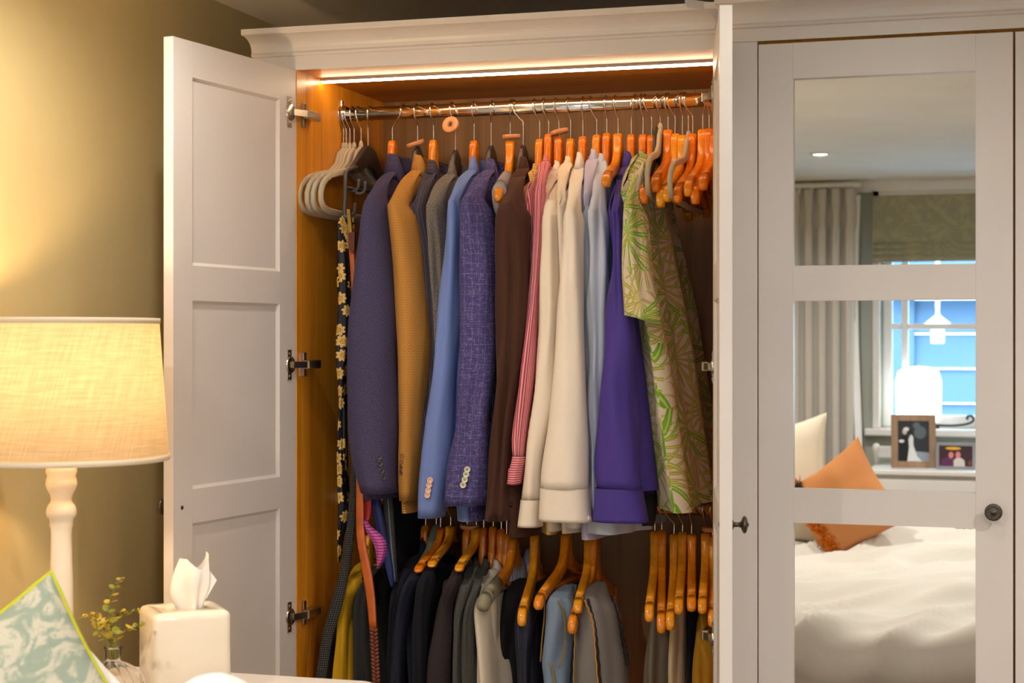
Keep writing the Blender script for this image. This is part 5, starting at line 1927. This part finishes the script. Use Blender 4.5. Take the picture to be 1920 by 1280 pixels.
def trousers(name, label, m, rows, Y, a, folds=4, famp=.15, seed=0.0, part='leg', **k):
    cat = k.pop('cat', 'trousers')
    t = thing(name, label, cat, at((rows[0][1] + rows[0][2]) / 2, rows[0][0], Y if not isinstance(Y, tuple) else Y[0]), k.pop('group', LT))
    tb_ = Tube(rows, Y, a, n=28, seg=44, folds=folds, famp=famp, seed=seed, open_end=False, **k)
    tb_.build(part, m, t)
    return t, tb_


trousers('black_trousers', 'black trousers folded over a bar beside the cream top', BLK2, [(1106, 944, 990), (1116, 940, 994), (1180, 936, 985), (1240, 938, 975), (1470, 942, 975)], (3.375, 3.36), .05, seed=1, wr=.004)
t, tub = trousers('pinstripe_trousers', 'dark navy pinstripe trousers behind the straight wooden hanger', PINT, [(1110, 985, 1015), (1130, 975, 1016), (1175, 970, 1010), (1230, 972, 1002), (1470, 978, 1000)], (3.375, 3.36), .045, seed=4, wr=.004)
trousers('black_chinos', 'black trousers between navy pinstripe and washed denim', BLK, [(1098, 1000, 1026), (1112, 996, 1030), (1200, 998, 1026), (1470, 1002, 1022)], (3.40, 3.39), .05, seed=6)
t, tub = trousers('denim_jeans', 'washed pale blue denim jeans with mustard seam stitching', DEN, [(1117, 1030, 1075), (1124, 1023, 1082), (1150, 1021, 1084), (1200, 1018, 1078), (1238, 1014, 1074), (1270, 1016, 1072), (1470, 1020, 1074)], (3.285, 3.25), .045, seed=2, wr=.005, famp=.09)
STI = Mat('mustard_stitching', '#a07c22', .8).m
for pts in (((1024, 1126), (1023, 1160), (1019, 1200), (1016, 1240)), ((1046, 1126), (1056, 1150), (1058, 1190), (1055, 1225), (1046, 1252)), ((1029, 1242), (1036, 1256), (1042, 1300))):
    P = []
    Q = spline([(u, v, 0) for u, v in pts], 22)
    for q_ in Q:
        pp, nn = tub.surf(q_.x, q_.y)
        P.append(pp + nn * .003)
    MB().tube(P, .0016, 5).build('seam_stitching', STI, t)
trousers('pale_denim', 'second pale denim leg behind the washed jeans', DEN, [(1112, 1050, 1082), (1122, 1048, 1092), (1180, 1056, 1090), (1250, 1060, 1084), (1470, 1062, 1080)], (3.33, 3.31), .04, seed=8)
trousers('black_denim', 'black trousers between pale denim and grey linen throw', BLK, [(1104, 1064, 1096), (1115, 1062, 1098), (1200, 1066, 1094), (1470, 1068, 1092)], (3.37, 3.35), .04, seed=3)
t, tub = trousers('linen_throw', 'grey linen throw with frayed black and orange edging over a bar', GLIN, [(1112, 1092, 1138), (1122, 1084, 1150), (1150, 1080, 1160), (1200, 1080, 1170), (1240, 1080, 1178), (1470, 1078, 1182)], (3.30, 3.28), (.06, .07), folds=7, famp=.035, seed=2.4, wr=.004, part='cloth', cat='throw', group=LJ)
EDGE = Mat('orange_edging', '#c98a2a', .9).m
EDK = Mat('black_edging', '#1f1a17', .9).m
for pts, m_, r_, dn in (((( 1084, 1118), (1081, 1160), (1079, 1220), (1077, 1300)), EDGE, .0018, .002), (((1098, 1124), (1110, 1160), (1116, 1210), (1122, 1290)), EDGE, .0014, .004), (((1102, 1122), (1114, 1160), (1120, 1210), (1126, 1290)), EDK, .0026, .002), (((1144, 1118), (1158, 1160), (1170, 1210), (1176, 1245)), EDK, .0036, .001)):
    P = []
    for i, q_ in enumerate(spline([(u, v, 0) for u, v in pts], 30)):
        pp, nn = tub.surf(q_.x + .7 * sin(i * 1.9), q_.y)
        P.append(pp + nn * dn)
    MB().tube(P, r_, 6).build('frayed_edging', m_, t)

# right end of the lower rail
RG = 'wooden trouser hangers at the right of the lower rail'
for (un, vn, uh, ue, ve, st, lab) in (
        (1228, 994, 1230, 1217, 1166, 2, 'leftmost wooden hanger of the right group on the lower rail'),
        (1241, 993, 1240, 1240, 1188, 0, 'second hanger of the lower right group, hanging lowest'),
        (1264, 1000, 1248, 1257, 1182, 2, 'third hanger of the lower right group, brass coloured hook'),
        (1280, 996, 1272, 1273, 1152, 2, 'fourth hanger of the lower right group above the sand trousers'),
        (1297, 1000, 1295, 1297, 1147, 0, 'fifth hanger of the lower right group above the black trousers'),
        (1323, 998, 1320, 1317, 1151, 2, 'scratched wooden hanger carrying the mustard trousers'),
        (1336, 1004, 1334, 1336, 1176, 2, 'last wooden hanger against the open right door, lower rail')):
    hanger(un, vn, uh, lab, st, ue, ve, RG, ZR2)
c = at(1334, 992, ROD)
cedar_ring(c, Matrix.Rotation(radians(2), 4, 'Y'), 'cedar ring on the last lower hanger beside the right door')
trousers('olive_trousers', 'olive grey trousers on the left of the lower right group', OLIVE, [(1150, 1222, 1246), (1168, 1219, 1252), (1210, 1214, 1254), (1260, 1210, 1254), (1470, 1208, 1254)], (3.33, 3.30), .06, 4, .17, 1.0, wr=.004)
trousers('sand_trousers', 'sand coloured trousers in the lower right group', SAND, [(1120, 1262, 1284), (1135, 1258, 1286), (1180, 1256, 1288), (1240, 1254, 1287), (1470, 1250, 1286)], (3.34, 3.31), .06, 4, .17, 2.2, wr=.004)
trousers('black_dress_trousers', 'black trousers between sand and mustard ones', BLK, [(1128, 1292, 1306), (1140, 1289, 1312), (1200, 1288, 1306), (1470, 1288, 1304)], (3.35, 3.33), .05, 2, .1, 3.0)
trousers('mustard_trousers', 'mustard trousers beside the open right door', MUST, [(1142, 1314, 1328), (1160, 1308, 1334), (1200, 1304, 1340), (1250, 1302, 1342), (1470, 1302, 1342)], (3.33, 3.30), .06, 3, .14, 1.4, wr=.004)
